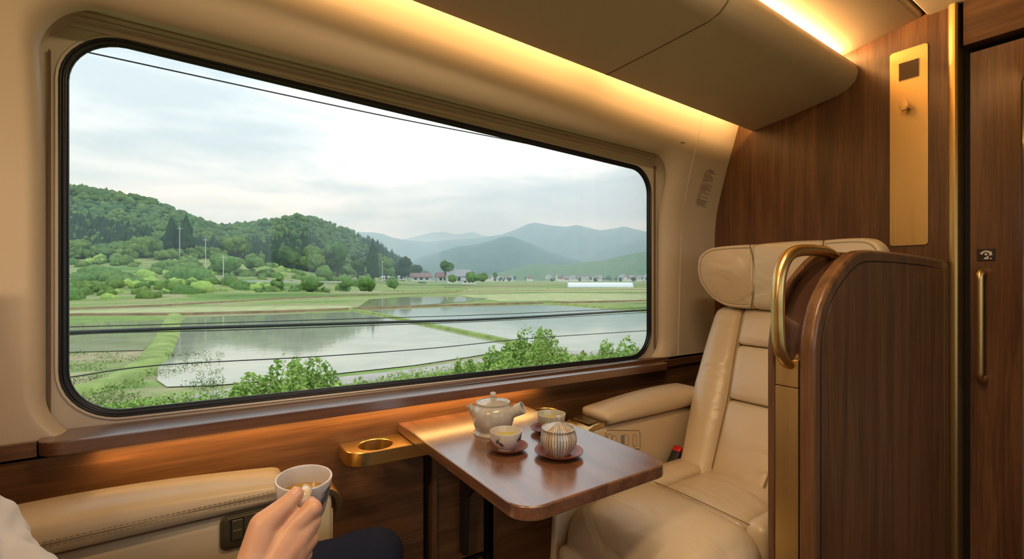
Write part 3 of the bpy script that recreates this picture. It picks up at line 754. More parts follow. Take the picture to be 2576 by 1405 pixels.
# ================================================================ TABLE
tb = empty('folding_table', (.826, 1.6, 0), 'walnut table with rounded corners hinged to the wall below the window', 'table')
tp = [(.579, 1.600)]
def arcp(cx_, cy_, r, a0, a1, k=10): return [(cx_ + r * math.cos(a0 + (a1 - a0) * i / k), cy_ + r * math.sin(a0 + (a1 - a0) * i / k)) for i in range(k + 1)]
tp += arcp(.579 + .062, .842 + .062, .062, PI, 1.5 * PI) + arcp(1.074 - .05, .846 + .05, .05, 1.5 * PI, 2 * PI) + [(1.074, 1.600)]
prism('tabletop', tp, 2, .686, .720, M['woodY'], tb, bev=.0045, seg=3)
box('hinge_board', .66, .99, 1.50, 1.598, .655, .686, M['darkgap'], tb, .003)
prism('support_bracket', [(1.597, .20), (1.597, .686), (1.25, .686), (1.30, .655), (1.55, .42), (1.565, .20)], 0, .815, .835, M['darkgap'], tb, bev=.002)

# brass cup holders on the wall
def holder(x0, x1, flip, label):
    y1 = 1.5995; d = .138; r_ = .05
    P = [(x1, y1), (x1, y1 - d)] + [(x0 + .075 + .075 * math.cos(a), y1 - .065 + .065 * math.sin(a)) for a in [1.5 * PI - k * PI / 2 / 10 for k in range(11)]] + [(x0, y1)]
    if flip: P = [(x0 + x1 - x, y) for x, y in P]
    hc = (x0 + .098, y1 - .068) if not flip else (x1 - .098, y1 - .068); hr = .054
    top, bot = .6845, .640
    # outline resampled by angle about the hole centre so the top is a clean ring
    m = 64; ou = []
    for k in range(m):
        a = 2 * PI * k / m; dd = Vector((math.cos(a), math.sin(a))); best = None
        for i in range(len(P)):
            p = Vector(P[i]) - Vector(hc); q = Vector(P[(i + 1) % len(P)]) - Vector(hc); e = q - p
            den = dd.x * e.y - dd.y * e.x
            if abs(den) < 1e-12: continue
            t_ = (p.x * e.y - p.y * e.x) / den; s_ = (p.x * dd.y - p.y * dd.x) / den
            if t_ > 0 and -1e-6 <= s_ <= 1 + 1e-6 and (best is None or t_ < best): best = t_
        ou.append(Vector(hc) + dd * best)
    for q in P[:2] + P[-1:]:
        j = min(range(m), key=lambda i: (ou[i] - Vector(q)).length); ou[j] = Vector(q)
    def R_(rad, z): return [Vector((hc[0] + rad * math.cos(2 * PI * k / m), hc[1] + rad * math.sin(2 * PI * k / m), z)) for k in range(m)]
    def O_(z, k=1.0): return [Vector((hc[0] + (p.x - hc[0]) * k, hc[1] + (p.y - hc[1]) * k, z)) for p in ou]
    rings = [O_(bot, .97), O_(bot + .002), O_(top - .002), O_(top, .985), R_(hr + .0015, top), R_(hr, top - .002), R_(hr, bot), O_(bot, .97)]
    o = loft('cup_holder', rings, M['brassX'])
    o.data.set_sharp_from_angle(angle=math.radians(22))
    tag(o, label, 'cup holder', 'brass cup holders on the lower wall')
holder(.380, .640, False, 'brass cup holder on the wall left of the table')
holder(1.030, 1.270, True, 'brass cup holder on the wall behind the table, right of the teapot')

# ================================================================ TEA THINGS
TT = .7202
def saucer(x, y, r, label):
    z = TT
    o = lathe('saucer', [(0, 0), (r * .42, 0), (r * .46, .003), (r * .75, .0055), (r * .97, .0125), (r, .0145), (r * 1.0, .0160), (r * .97, .0162), (r * .72, .0085), (r * .45, .0060), (0, .0060)], (x, y, z), M['lacquer'])
    tag(o, label, 'saucer', 'dark red lacquer saucers on the table'); o.data.materials.append(M['lacqrim'])
    for p_ in o.data.polygons:
        if p_.center.z > .0138: p_.material_index = 1
    return o
def bowl(x, y, z, r, h, mat, label, tea, cr=None):
    root = empty('teacup', (x, y, z), label, 'teacup', 'pottery teacups on the table')
    ft = r * .50
    lathe('cup_body', [(0, .003), (ft * .9, .003), (ft * .92, 0), (ft, 0), (ft * 1.02, .005), (r * .68, .010), (r * .86, .022), (r * .96, h * .62), (r, h * .97), (r * .995, h), (r * .955, h), (r * .94, h * .95), (r * .89, h * .6), (r * .76, .020), (r * .4, .0095), (0, .009)], (x, y, z), [mat], root)
    lathe('tea', [(r * .86, h * .66 - .006), (r * .905, h * .66)], (x, y, z), tea, root)
    return root
saucer(.752, 1.170, .0605, 'lacquer saucer under the leaf-painted teacup')
bowl(.745, 1.166, TT + .0062, .0465, .0535, M['cupleaf'], 'teacup painted with dark leaves, in front of the teapot', M['greentea'])
saucer(.955, 1.235, .0600, 'lacquer saucer under the plain teacup behind the jar')
bowl(.962, 1.232, TT + .0062, .0470, .0535, M['cupin'], 'plain grey-green teacup behind the striped lidded jar', M['greentea'])
saucer(.852, 1.056, .0690, 'largest lacquer saucer, under the striped lidded jar')
# lidded jar
jx, jy = .850, 1.054; jz = TT + .0062
jar = empty('lidded_jar', (jx, jy, jz), 'striped pottery jar with a knobbed lid on the front saucer', 'jar')
lathe('jar_body', [(0, .002), (.026, .002), (.028, 0), (.031, 0), (.034, .006), (.044, .017), (.0505, .033), (.0515, .045), (.049, .057), (.0455, .064), (.0455, .067), (.048, .072), (.0475, .0735), (.0445, .0735), (.0435, .070), (.0435, .062), (0, .060)], (jx, jy, jz), M['stripe'], jar)
lathe('lid', [(.0440, .069), (.0445, .0715), (.0430, .0735), (.030, .0805), (.016, .0855), (.008, .0880), (.0055, .0910)], (jx, jy, jz), M['stripe'], jar)
lathe('lid_knob', [(.0055, .088), (.0058, .093), (.0080, .0965), (.0082, .1035), (.0070, .1055), (.003, .1063), (0, .1064)], (jx, jy, jz), M['stripe'], jar)
# teapot with side handle
tx, ty = .800, 1.330; tz = TT
pot = empty('teapot', (tx, ty, tz), 'grey-cream side-handled teapot with a domed lid at the back of the table', 'teapot')
def facet(p):
    a = math.atan2(p.y, p.x); r = math.hypot(p.x, p.y)
    k = 1 - .018 * (1 - abs(math.cos(3.5 * a))) * (1 if .02 < p.z < .075 else 0)
    return Vector((p.x * k, p.y * k, p.z))
lathe('pot_body', [(0, .003), (.055, .003), (.056, 0), (.063, 0), (.064, .004), (.060, .008), (.056, .012), (.061, .022), (.0675, .042), (.0695, .060), (.068, .074), (.063, .084), (.056, .089), (.0545, .091), (.0545, .095), (.056, .099), (.0545, .1005), (.051, .0995), (.050, .092), (0, .088)], (tx, ty, tz), M['potglaze'], pot, 56, facet)
lathe('lid', [(.0505, .094), (.0505, .0985), (.048, .1000), (.035, .1055), (.018, .1095), (.008, .111), (.006, .1130)], (tx, ty, tz), M['potglaze'], pot)
lathe('lid_knob', [(.0058, .1105), (.0062, .116), (.0098, .1195), (.0108, .1245), (.0085, .1295), (.004, .1312), (0, .1315)], (tx, ty, tz), M['potglaze'], pot)
def open_tube(name, path, ro, ri, mat, parent, seg=24):
    P = [Vector(p) for p in path]; n_ = len(P); rings = []
    tan = [(P[min(i + 1, n_ - 1)] - P[max(i - 1, 0)]).normalized() for i in range(n_)]
    u = tan[0].orthogonal().normalized()
    def ringat(i, r):
        w_ = tan[i].cross(u_[i]); return [P[i] + (u_[i] * math.cos(2 * PI * j / seg) + w_ * math.sin(2 * PI * j / seg)) * r for j in range(seg)]
    u_ = []
    for i in range(n_):
        u = (u - tan[i] * u.dot(tan[i])).normalized(); u_.append(u)
    for i in range(n_): rings.append(ringat(i, ro[i]))
    e = ringat(n_ - 1, (ro[-1] + ri[-1]) / 2); rings.append([q + tan[-1] * .0015 for q in e])
    for i in range(n_ - 1, 0, -1): rings.append(ringat(i, ri[i]))
    return loft(name, rings, mat, parent, cap1=True)
# handle points to the viewer's right, spout to the left
rt = Vector((CS, -SN, 0)); fwd = Vector((SN, CS, 0)); Tc = Vector((tx, ty, tz))
hp = [Tc + rt * a + fwd * b + Vector((0, 0, c_)) for a, b, c_ in ((.044, -.010, .058), (.060, -.013, .067), (.078, -.018, .077), (.096, -.024, .087))]
hd_ = open_tube('handle', smoothpath(hp, 4), [.0235 - .0065 * min(1, k / 5) + .0035 * max(0, (k - 5) / 7) for k in range(13)], [.008 + .007 * k / 12 for k in range(13)], M['potglaze'], pot)
spp = [Tc + rt * a + fwd * b + Vector((0, 0, c_)) for a, b, c_ in ((-.050, .004, .056), (-.062, .003, .068), (-.072, .001, .080), (-.079, .000, .088))]
open_tube('spout', smoothpath(spp, 4), [.022 - .0115 * min(1, k / 9) for k in range(13)], [.008] * 13, M['potglaze'], pot)
# pressed mark on the pot's front
ms = [Tc + (rt * math.sin(a) - fwd * math.cos(a)) * .0655 + Vector((0, 0, z)) for a, z in ((.12, .062), (.38, .066), (.38, .052), (.14, .047), (.12, .062))]
tube('pressed_mark', ms, .0009, plain('mark_brown', (0.30, 0.25, 0.19), .4), pot, 6)
# ================================================================ PERSON
def capsules(name, caps, voxel, mat, parent, smooth_it=6, disp=None, blobs=()):
    bm = bmesh.new()
    def cap(a, b, ra, rb):
        a, b = Vector(a), Vector(b); d = (b - a)
        if d.length < 1e-6: d = Vector((0, 0, 1e-4))
        z = d.normalized(); x = z.orthogonal().normalized(); y = z.cross(x); seg = 20; rings = []
        for k in range(1, 7): t = -PI / 2 + PI / 2 * k / 7; rings.append((a + z * math.sin(t) * ra, math.cos(t) * ra))
        for k in range(5): t = k / 4; rings.append((a.lerp(b, t), lerp(ra, rb, t)))
        for k in range(1, 7): t = PI / 2 * k / 7; rings.append((b + z * math.sin(t) * rb, math.cos(t) * rb))
        vr = [[bm.verts.new(c + (x * math.cos(2 * PI * j / seg) + y * math.sin(2 * PI * j / seg)) * r) for j in range(seg)] for c, r in rings]
        p0 = bm.verts.new(a - z * ra); p1 = bm.verts.new(b + z * rb)
        for r0, r1 in zip(vr, vr[1:]):
            for j in range(seg): bm.faces.new((r0[j], r0[(j + 1) % seg], r1[(j + 1) % seg], r1[j]))
        for j in range(seg): bm.faces.new((p0, vr[0][(j + 1) % seg], vr[0][j])); bm.faces.new((p1, vr[-1][j], vr[-1][(j + 1) % seg]))
    for c_ in caps: cap(*c_)
    for (c_, rad, rot) in blobs:
        mt = Matrix.Translation(Vector(c_)) @ rot.to_4x4() @ Matrix.Diagonal((*rad, 1))
        bmesh.ops.create_icosphere(bm, subdivisions=4, radius=1, matrix=mt)
    me = bpy.data.meshes.new(name + '_src'); bm.to_mesh(me); bm.free()
    t = bpy.data.objects.new(name + '_src', me); C.objects.link(t)
    r = t.modifiers.new('r', 'REMESH'); r.mode = 'VOXEL'; r.voxel_size = voxel; r.adaptivity = 0
    s = t.modifiers.new('s', 'SMOOTH'); s.factor = .5; s.iterations = smooth_it
    dg = bpy.context.evaluated_depsgraph_get(); dg.update()
    ev = t.evaluated_get(dg); me2 = bpy.data.meshes.new_from_object(ev)
    bpy.data.objects.remove(t); bpy.data.meshes.remove(me)
    if disp:
        nr = [v.normal.copy() for v in me2.vertices]
        for v, q in zip(me2.vertices, nr): v.co += q * disp(v.co, q)
    org = wl(parent)
    me2.transform(Matrix.Translation(-org)); me2.name = name
    o = bpy.data.objects.new(name, me2); C.objects.link(o); o.parent = parent
    me2.materials.clear(); me2.materials.append(mat)
    me2.polygons.foreach_set('use_smooth', [True] * len(me2.polygons))
    return o
per = empty('person', (-.08, 1.03, 0), 'person in a pale shirt and navy trousers, holding a cup by its handle', 'person')
def a3(*q): return atd(*q)
wr = a3(668, 1446, .655); elR = Vector((-.21, .72, .745)); shR = Vector((-.46, .84, 1.04))
I = [a3(739, 1328, .688), a3(786, 1280, .698), a3(778, 1268, .712), a3(760, 1276, .717)]
Mi = [a3(748, 1358, .684), a3(784, 1312, .698), a3(774, 1300, .716), a3(756, 1306, .720)]
Ri = [a3(742, 1392, .680), a3(778, 1356, .696), a3(768, 1342, .714), a3(750, 1346, .716)]
Pi = [a3(728, 1424, .676), a3(766, 1394, .692), a3(757, 1380, .708), a3(742, 1382, .710)]
Th = [a3(640, 1412, .655), a3(664, 1322, .672), a3(716, 1273, .688), a3(745, 1243, .699)]
caps = []
def fing(P, r):
    for (a, b), (ra, rb) in zip(zip(P, P[1:]), zip(r, r[1:])): caps.append((a, b, ra, rb))
fing(I, (.0185, .0138, .0118, .0095)); fing(Mi, (.0180, .0136, .0115, .0095)); fing(Ri, (.0175, .0130, .0110, .0090)); fing(Pi, (.0165, .0112, .0098, .0080))
fing(Th, (.0235, .0205, .0142, .0108))
for P, r in ((I, .0185), (Mi, .0180), (Ri, .0175), (Pi, .0165)): caps.append((wr, P[0], .027, r))
caps += [(a3(655, 1385, .665), a3(715, 1345, .684), .022, .020), (a3(672, 1345, .676), a3(730, 1340, .688), .0165, .0165), (a3(660, 1420, .66), a3(700, 1400, .67), .026, .024),
         (wr, elR, .027, .040), (I[0], Mi[0], .0185, .018), (Mi[0], Ri[0], .018, .0175), (Ri[0], Pi[0], .0175, .0165)]
# other arm, torso core, neck, head
elL = Vector((-.284, 1.150, .768)); shL = Vector((-.48, 1.215, 1.05)); haL = Vector((-.10, .905, .615))
pel = Vector((-.22, 1.03, .57)); chest = Vector((-.43, 1.03, .95)); neck = Vector((-.48, 1.03, 1.15)); head = Vector((-.50, 1.03, 1.32))
caps += [(shR, elR, .045, .038), (shL, elL, .036, .026), (elL, haL, .025, .024), (pel + Vector((-.06, 0, 0)), chest, .085, .10), (chest, neck, .11, .05), (neck, head, .05, .06), (chest, shR, .07, .05), (chest, shL, .07, .05)]
d2 = (haL - elL).normalized(); sd = d2.cross(Vector((0, 0, 1))).normalized()
for k, off in enumerate((-.028, -.009, .010, .028)):
    b0 = haL + d2 * .06 + sd * off; caps.append((haL, b0, .020, .0105)); caps.append((b0, b0 + d2 * (.035, .045, .042, .030)[k] - Vector((0, 0, .012)), .010, .0075))
caps.append((haL - sd * .01, haL + d2 * .035 - sd * .055, .016, .0095))
ident = Matrix.Identity(3)
blobs = [(head + Vector((0, 0, .02)), (.095, .075, .115), ident), (head + Vector((.092, 0, -.005)), (.016, .012, .020), ident), (head + Vector((.085, 0, -.055)), (.018, .026, .010), ident)]
blobs += [(head + Vector((.0, s * .078, .0)), (.018, .010, .030), ident) for s in (-1, 1)]
body = capsules('body', caps, .0024, M['skin'], per, 3, blobs=blobs)
# nail of the thumb, facing up towards the viewer
def nail(tip, prev, r, up, parent):
    d = (tip - prev).normalized(); u = (up - d * up.dot(d)).normalized(); s_ = d.cross(u)
    rings = []
    for i in range(8):
        t_ = -1 + 2 * i / 7; wv = math.sqrt(max(0.02, 1 - abs(t_) ** 4))
        rg = []
        for j in range(9):
            q = -1 + 2 * j / 8; an = q * .85 * wv
            rg.append(tip + d * (t_ * .0072 + .001) + (u * math.cos(an) + s_ * math.sin(an)) * (r + .0006))
        rings.append(rg)
    return loft('fingernail', rings, M['nail'], parent, closed=False, autos=False)
view = (Vector((0, 0, EYE)) - Th[3]).normalized()
nail(Th[3], Th[2], .0104, (view + Vector((-.25, .15, .55))).normalized(), body)
def wrin(k, am):
    def f(co, no):
        q = co * k; return am * (noise.noise(Vector((q.x, q.y, q.z * .55))) + .5 * noise.noise(q * 2.3 + Vector((3, 1, 2))))
    return f
capsules('shirt', [(chest, Vector((-.31, 1.03, .62)), .128, .105), (chest + Vector((0, .05, .05)), shL, .12, .075), (chest + Vector((0, -.05, .05)), shR, .12, .075), (shL, elL + Vector((-.012, 0, .004)), .066, .054), (elL + Vector((-.012, 0, .004)), lerp(elL, haL, .74), .053, .042),
    (shR, elR, .068, .052), (elR, lerp(elR, wr, .45), .050, .044), (chest, neck - Vector((0, 0, .03)), .12, .062)], .0065, M['shirt'], per, 4, wrin(15, .017))
kneeL = Vector((.372, 1.195, .515)); kneeR = Vector((.32, .87, .50)); hipL = pel + Vector((-.02, .10, -.02)); hipR = pel + Vector((-.02, -.10, -.02))
capsules('trousers', [(pel + Vector((-.05, 0, 0)), pel + Vector((-.06, 0, .03)), .135, .12), (hipL, kneeL, .095, .072), (hipR, kneeR, .095, .072), (kneeL, kneeL + Vector((.03, 0, -.44)), .070, .052), (kneeR, kneeR + Vector((.03, 0, -.41)), .070, .052)], .0075, M['navy'], per, 6, wrin(13, .005))
for kn, dz in ((kneeL, -.44), (kneeR, -.41)):
    f0 = kn + Vector((.03, 0, dz)); f0.z = .045
    capsules('shoe', [(f0 - Vector((.04, 0, 0)), f0 + Vector((.06, 0, -.002)), .042, .040), (f0 + Vector((.06, 0, -.002)), f0 + Vector((.17, 0, -.012)), .040, .030)], .006, M['blackp'], per, 4)
capsules('hair', [(head + Vector((-.03, 0, .05)), head + Vector((-.02, 0, .06)), .098, .095), (head + Vector((-.05, 0, .0)), head + Vector((-.06, 0, -.03)), .080, .070)], .006, M['hair'], per, 4)
# ---------------------------------------------------------------- cup in the hand
cc_ = a3(765, 1199, .777)
mug = empty('handled_cup', cc_ - Vector((0, 0, .078)), 'pale grey cup of brown tea held by its handle in the hand', 'cup')
tilt = Matrix.Rotation(math.radians(5), 3, rt) @ Matrix.Rotation(math.radians(4), 3, fwd)
def mt_(p): return tilt @ (p - Vector((0, 0, .078)))
MR = .0435
lathe('cup_body', [(0, .004), (.020, .004), (.021, 0), (.025, 0), (.027, .005), (.033, .018), (.0375, .036), (.0405, .056), (MR, .0765), (MR - .0007, .078), (MR - .003, .078), (MR - .0045, .0745), (.0365, .052), (.034, .036), (.029, .018), (.018, .008), (0, .007)], cc_, M['mug'], mug, 56, mt_)
lathe('tea', [(.0345, .045), (.0362, .050)], cc_, M['browntea'], mug, 56, mt_)
tube('handle', smoothpath([a3(772, 1228, .744), a3(771, 1234, .722), a3(766, 1250, .708), a3(764, 1272, .708), a3(772, 1290, .722), a3(776, 1296, .744)], 6), .0058, M['mughandle'], mug, 14, flat=1.5)
# ================================================================ OUTSIDE
G = -3.5
def fieldm():
    m, t, o = nt('grass_fields')
    p = pb(t, o, Roughness=0.9); p.inputs['Specular IOR Level'].default_value = 0.15
    tc = N(t, 'ShaderNodeTexCoord'); q = N(t, 'ShaderNodeMapping'); q.inputs['Scale'].default_value = (.012, .040, .30); q.inputs['Rotation'].default_value = (0, 0, .06)
    t.links.new(tc.outputs['Object'], q.inputs['Vector'])
    a = N(t, 'ShaderNodeTexNoise', Scale=1.0, Detail=6.0, Roughness=.62, Distortion=.6); t.links.new(q.outputs[0], a.inputs['Vector'])
    r = ramp(t, [(.30, (.09, .17, .05)), (.40, (.16, .27, .07)), (.47, (.24, .34, .10)), (.515, (.40, .34, .21)), (.55, (.19, .30, .08)), (.61, (.36, .38, .17)), (.66, (.16, .26, .07)), (.74, (.40, .33, .21))])
    b = N(t, 'ShaderNodeTexNoise', Scale=.9, Detail=6.0); t.links.new(tc.outputs['Object'], b.inputs['Vector'])
    mx = N(t, 'ShaderNodeMix', data_type='RGBA', blend_type='MULTIPLY'); mx.inputs[0].default_value = .45
    r2 = ramp(t, [(.3, (.45, .5, .4)), (.7, (1.2, 1.2, 1.1))]); t.links.new(b.outputs[0], r2.inputs[0])
    t.links.new(a.outputs[0], r.inputs[0]); t.links.new(r.outputs[0], mx.inputs[6]); t.links.new(r2.outputs[0], mx.inputs[7]); t.links.new(mx.outputs[2], p.inputs['Base Color'])
    return m
M['field'] = fieldm()
def leafm(name, dark, light, sc=.5):
    m, t, o = nt(name)
    p = pb(t, o, Roughness=0.85); p.inputs['Specular IOR Level'].default_value = 0.1
    tc = N(t, 'ShaderNodeTexCoord')
    a = N(t, 'ShaderNodeTexNoise', Scale=float(sc), Detail=7.0, Roughness=.7); t.links.new(tc.outputs['Object'], a.inputs['Vector'])
    r = ramp(t, [(.32, dark), (.68, light)]); t.links.new(a.outputs[0], r.inputs[0]); t.links.new(r.outputs[0], p.inputs['Base Color'])
    return m
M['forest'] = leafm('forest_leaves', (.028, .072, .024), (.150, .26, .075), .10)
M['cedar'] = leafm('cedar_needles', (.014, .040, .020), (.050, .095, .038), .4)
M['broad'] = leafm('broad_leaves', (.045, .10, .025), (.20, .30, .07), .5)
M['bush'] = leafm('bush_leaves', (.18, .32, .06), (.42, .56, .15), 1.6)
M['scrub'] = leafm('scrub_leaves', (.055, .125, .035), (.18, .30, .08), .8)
M['foresthaze'] = leafm('haze_blue_forest', (.015, .042, .045), (.048, .100, .075), .012)  # blue of the distance haze mixed into the leaf colours
M['trunk'] = plain('bark', (.08, .055, .04), .9)
def waterm(nm='paddy_water', ior=1.85, c0=(.38, .38, .26), c1=(.47, .47, .34)):
    m, t, o = nt(nm)
    tc = N(t, 'ShaderNodeTexCoord'); n = N(t, 'ShaderNodeTexNoise', Scale=.35, Detail=4.0); t.links.new(tc.outputs['Object'], n.inputs['Vector'])
    r = ramp(t, [(.35, c0), (.65, c1)]); t.links.new(n.outputs[0], r.inputs[0])
    d = N(t, 'ShaderNodeBsdfDiffuse'); t.links.new(r.outputs[0], d.inputs[0])
    g = N(t, 'ShaderNodeBsdfGlossy'); g.inputs['Roughness'].default_value = .06; g.inputs[0].default_value = (.95, .97, .96, 1)
    fr_ = N(t, 'ShaderNodeFresnel'); fr_.inputs['IOR'].default_value = ior
    n2 = N(t, 'ShaderNodeTexNoise', Scale=1.4, Detail=2.0); t.links.new(tc.outputs['Object'], n2.inputs['Vector'])
    b = N(t, 'ShaderNodeBump', Strength=.05, Distance=.05); t.links.new(n2.outputs[0], b.inputs['Height']); t.links.new(b.outputs[0], g.inputs['Normal'])
    mx = N(t, 'ShaderNodeMixShader'); t.links.new(fr_.outputs[0], mx.inputs[0]); t.links.new(d.outputs[0], mx.inputs[1]); t.links.new(g.outputs[0], mx.inputs[2]); t.links.new(mx.outputs[0], o.inputs[0])
    return m
M['water'] = waterm(); M['murky'] = waterm('muddy_paddy_water', 1.25, (.36, .38, .20), (.46, .46, .28))
M['dike'] = plain('earth_dike', (.24, .17, .09), .95, var=.25, vscale=.6)
M['dikeg'] = plain('grass_bund', (.24, .32, .08), .95, var=.3, vscale=.7)
M['track'] = plain('gravel_track', (.42, .38, .33), .95, var=.15, vscale=1.0)
M['rice'] = plain('young_rice_field', (.38, .41, .18), .9, var=.22, vscale=.35)
M['whitew'] = plain('white_wall_paint', (.75, .74, .71), .6)
M['roofr'] = plain('dark_red_roof', (.22, .12, .11), .6)
M['roofg'] = plain('grey_tiled_roof', (.30, .31, .33), .6)
M['film'] = plain('white_polytunnel_film', (.80, .84, .86), .3)
M['conc'] = plain('pale_concrete', (.55, .55, .53), .7)
M['wire'] = plain('black_cable', (.015, .018, .020), .5)

def gd(px): return table([(0, 95), (400, 105), (800, 140), (950, 200), (1040, 330), (1085, 480)], px)   # where the ground starts to rise
TL = [(0, 655), (170, 648), (300, 642), (420, 648), (560, 648), (700, 668), (800, 684), (900, 694), (1000, 700), (1085, 702)]
RG = [(0, 415), (100, 440), (170, 452), (270, 470), (350, 486), (400, 500), (450, 522), (520, 552), (560, 560), (640, 553), (700, 545), (750, 534), (820, 552), (870, 575), (900, 588), (960, 616), (1000, 648), (1050, 674), (1085, 698)]
def ground(px, d):
    if px >= 1085: return G
    d0 = gd(px); d1 = d0 * 1.9; d2 = d0 * (2.9 if px < 950 else 2.3)
    z1 = max(G, EYE + (700 - table(TL, px)) / F * d1); z2 = max(z1, EYE + (700 - table(RG, px)) / F * d2 - 5.5)
    z1 = max(z1, G)
    def ss(t): t = min(1, max(0, t)); return t * t * (3 - 2 * t)
    if d <= d0: return G
    if d <= d1:
        t = (d - d0) / (d1 - d0)
        step = .35 * math.sin(t * 2 * PI * 5) * min(1, (z1 - G) / 8)
        return lerp(G, z1, t ** 1.25) + step * .8
    if d <= d2:
        t = (d - d1) / (d2 - d1); return lerp(z1, z2, ss(t * .5 + 0) * 2 if t < 1 else 1)
    return z2 - (d - d2) * .16
pxs = [-250 + 12 * k for k in range(170)]
ds = [3.0 * (1.045 ** k) for k in range(150)]
ds = [d for d in ds if d < 1500]
vs, fs = [], []
for d in ds:
    for px in pxs:
        p = atd(px, 700, d); z = ground(px, d)
        if z > G + .5: z += 1.2 * noise.noise(Vector((p.x * .02, p.y * .02, 0)))
        if d > 700: z = G
        vs.append(Vector((p.x, p.y, z)))
W_ = len(pxs)
for i in range(len(ds) - 1):
    for j in range(W_ - 1): fs.append((i * W_ + j, i * W_ + j + 1, (i + 1) * W_ + j + 1, (i + 1) * W_ + j))
gnd = mk('ground', vs, fs, M['field'], origin=(0, 0, G)); tag(gnd, 'green terraced fields and valley floor outside the window', 'ground', kind='structure')
gf = mk('ground_beyond', [(-6000, -3000, G - .5), (9000, -3000, G - .5), (9000, 9000, G - .5), (-6000, 9000, G - .5)], [(0, 1, 2, 3)], M['field'], smooth=False); gf['kind'] = 'structure'

def patch(name, pxy, z, mat):
    P = [onZ(x, y, z) for x, y in pxy]
    if sum((P[i].x * P[(i + 1) % len(P)].y - P[(i + 1) % len(P)].x * P[i].y) for i in range(len(P))) < 0: P.reverse()
    o = mk(name, P, [tuple(range(len(P)))], mat, smooth=False)
    if o.data.polygons[0].normal.z < 0: o.data.flip_normals()
    return o
Zw = G + .05
w1 = [(445, 815), (470, 797), (700, 790), (885, 784), (960, 795), (1060, 817), (1160, 838), (1300, 868), (1290, 878), (1180, 897), (1040, 918), (880, 935), (700, 955), (540, 968), (420, 972), (395, 955), (398, 905), (420, 850)]
w2 = [(900, 779), (1100, 772), (1340, 766), (1500, 772), (1640, 785), (1660, 880), (1480, 884), (1390, 880), (1330, 866), (1200, 839), (1070, 812)]
w3 = [(930, 752), (1010, 747), (1120, 746), (1230, 749), (1180, 758), (1060, 766), (960, 770), (900, 772)]
w4 = [(170, 815), (300, 806), (430, 803), (400, 845), (360, 880), (170, 885)]
for k, pp in enumerate((w1, w2, w3, w4)):
    o = patch('water', pp, Zw, M['murky' if k in (2, 3) else 'water']); tag(o, ['nearest flooded rice paddy mirroring the sky', 'flooded paddy to the right of the green bund', 'thin strip of flooded paddy beyond the earth dike', 'flooded paddy at the left edge of the window'][k], 'rice paddy', kind='structure')
r1 = [(1150, 742), (1400, 736), (1640, 740), (1640, 760), (1500, 760), (1380, 756), (1260, 758)]
r2 = [(1180, 726), (1640, 722), (1640, 733), (1300, 734), (1150, 736)]
r3 = [(470, 772), (880, 768), (900, 777), (700, 783), (470, 789), (170, 792), (170, 782)]
for pp in (r1, r2, r3):
    o = patch('field', pp, G + .04, M['rice']); o['kind'] = 'structure'
o = patch('grass', [(120, 1040), (700, 988), (1000, 957), (1180, 930), (1320, 907), (1480, 898), (1690, 892), (1690, 1120), (120, 1400)], G + .02, M['dikeg']); tag(o, 'green grass verge between the track and the paddies', 'grass', kind='stuff')
def dike(pts, wd, h, mat, label):
    P = [onZ(x, y, G) for x, y in pts]; rings = []
    for i, p in enumerate(P):
        t_ = (P[min(i + 1, len(P) - 1)] - P[max(i - 1, 0)]).normalized(); s_ = Vector((-t_.y, t_.x, 0))
        rings.append([p + s_ * (wd * a) + Vector((0, 0, h * b)) for a, b in ((-1, -.1), (-.55, .85), (0, 1), (.55, .85), (1, -.1))])
    o = loft('path', rings, mat, closed=False); tag(o, label, 'path', kind='structure')
dike([(150, 794), (470, 792), (700, 786), (880, 779), (1100, 770), (1380, 763), (1660, 757)], .35, .35, M['dike'], 'brown earth dike across the paddies')
dike([(150, 779), (400, 770), (700, 752), (960, 741), (1200, 733), (1660, 728)], .5, .3, M['dike'], 'reddish earth dike along the far side of the paddies')
dike([(880, 779), (960, 793), (1060, 815), (1160, 836), (1240, 853), (1330, 874)], .42, .30, M['dikeg'], 'green grass bund between the two near paddies')
dike([(1340, 762), (1460, 769), (1640, 784)], .6, .3, M['dikeg'], 'green bund running to the right edge')
dike([(1120, 722), (1400, 718), (1660, 716)], .8, .3, M['dike'], 'far earth dike')
dike([(1000, 732), (1300, 728), (1660, 723)], .6, .3, M['dikeg'], 'far green bund')
dike([(150, 745), (400, 742), (620, 738), (800, 735), (960, 733)], 1.0, .15, M['track'], 'pale track below the terraces')
dike([(430, 1010), (620, 982), (760, 968), (1000, 942), (1180, 915), (1320, 893), (1480, 888), (1660, 884)], .9, .12, M['track'], 'pale gravel track beside the railway')
dike([(440, 790), (420, 850), (385, 905), (300, 960), (120, 1010)], .9, .30, M['dikeg'], 'green bund beside the nearest paddy')

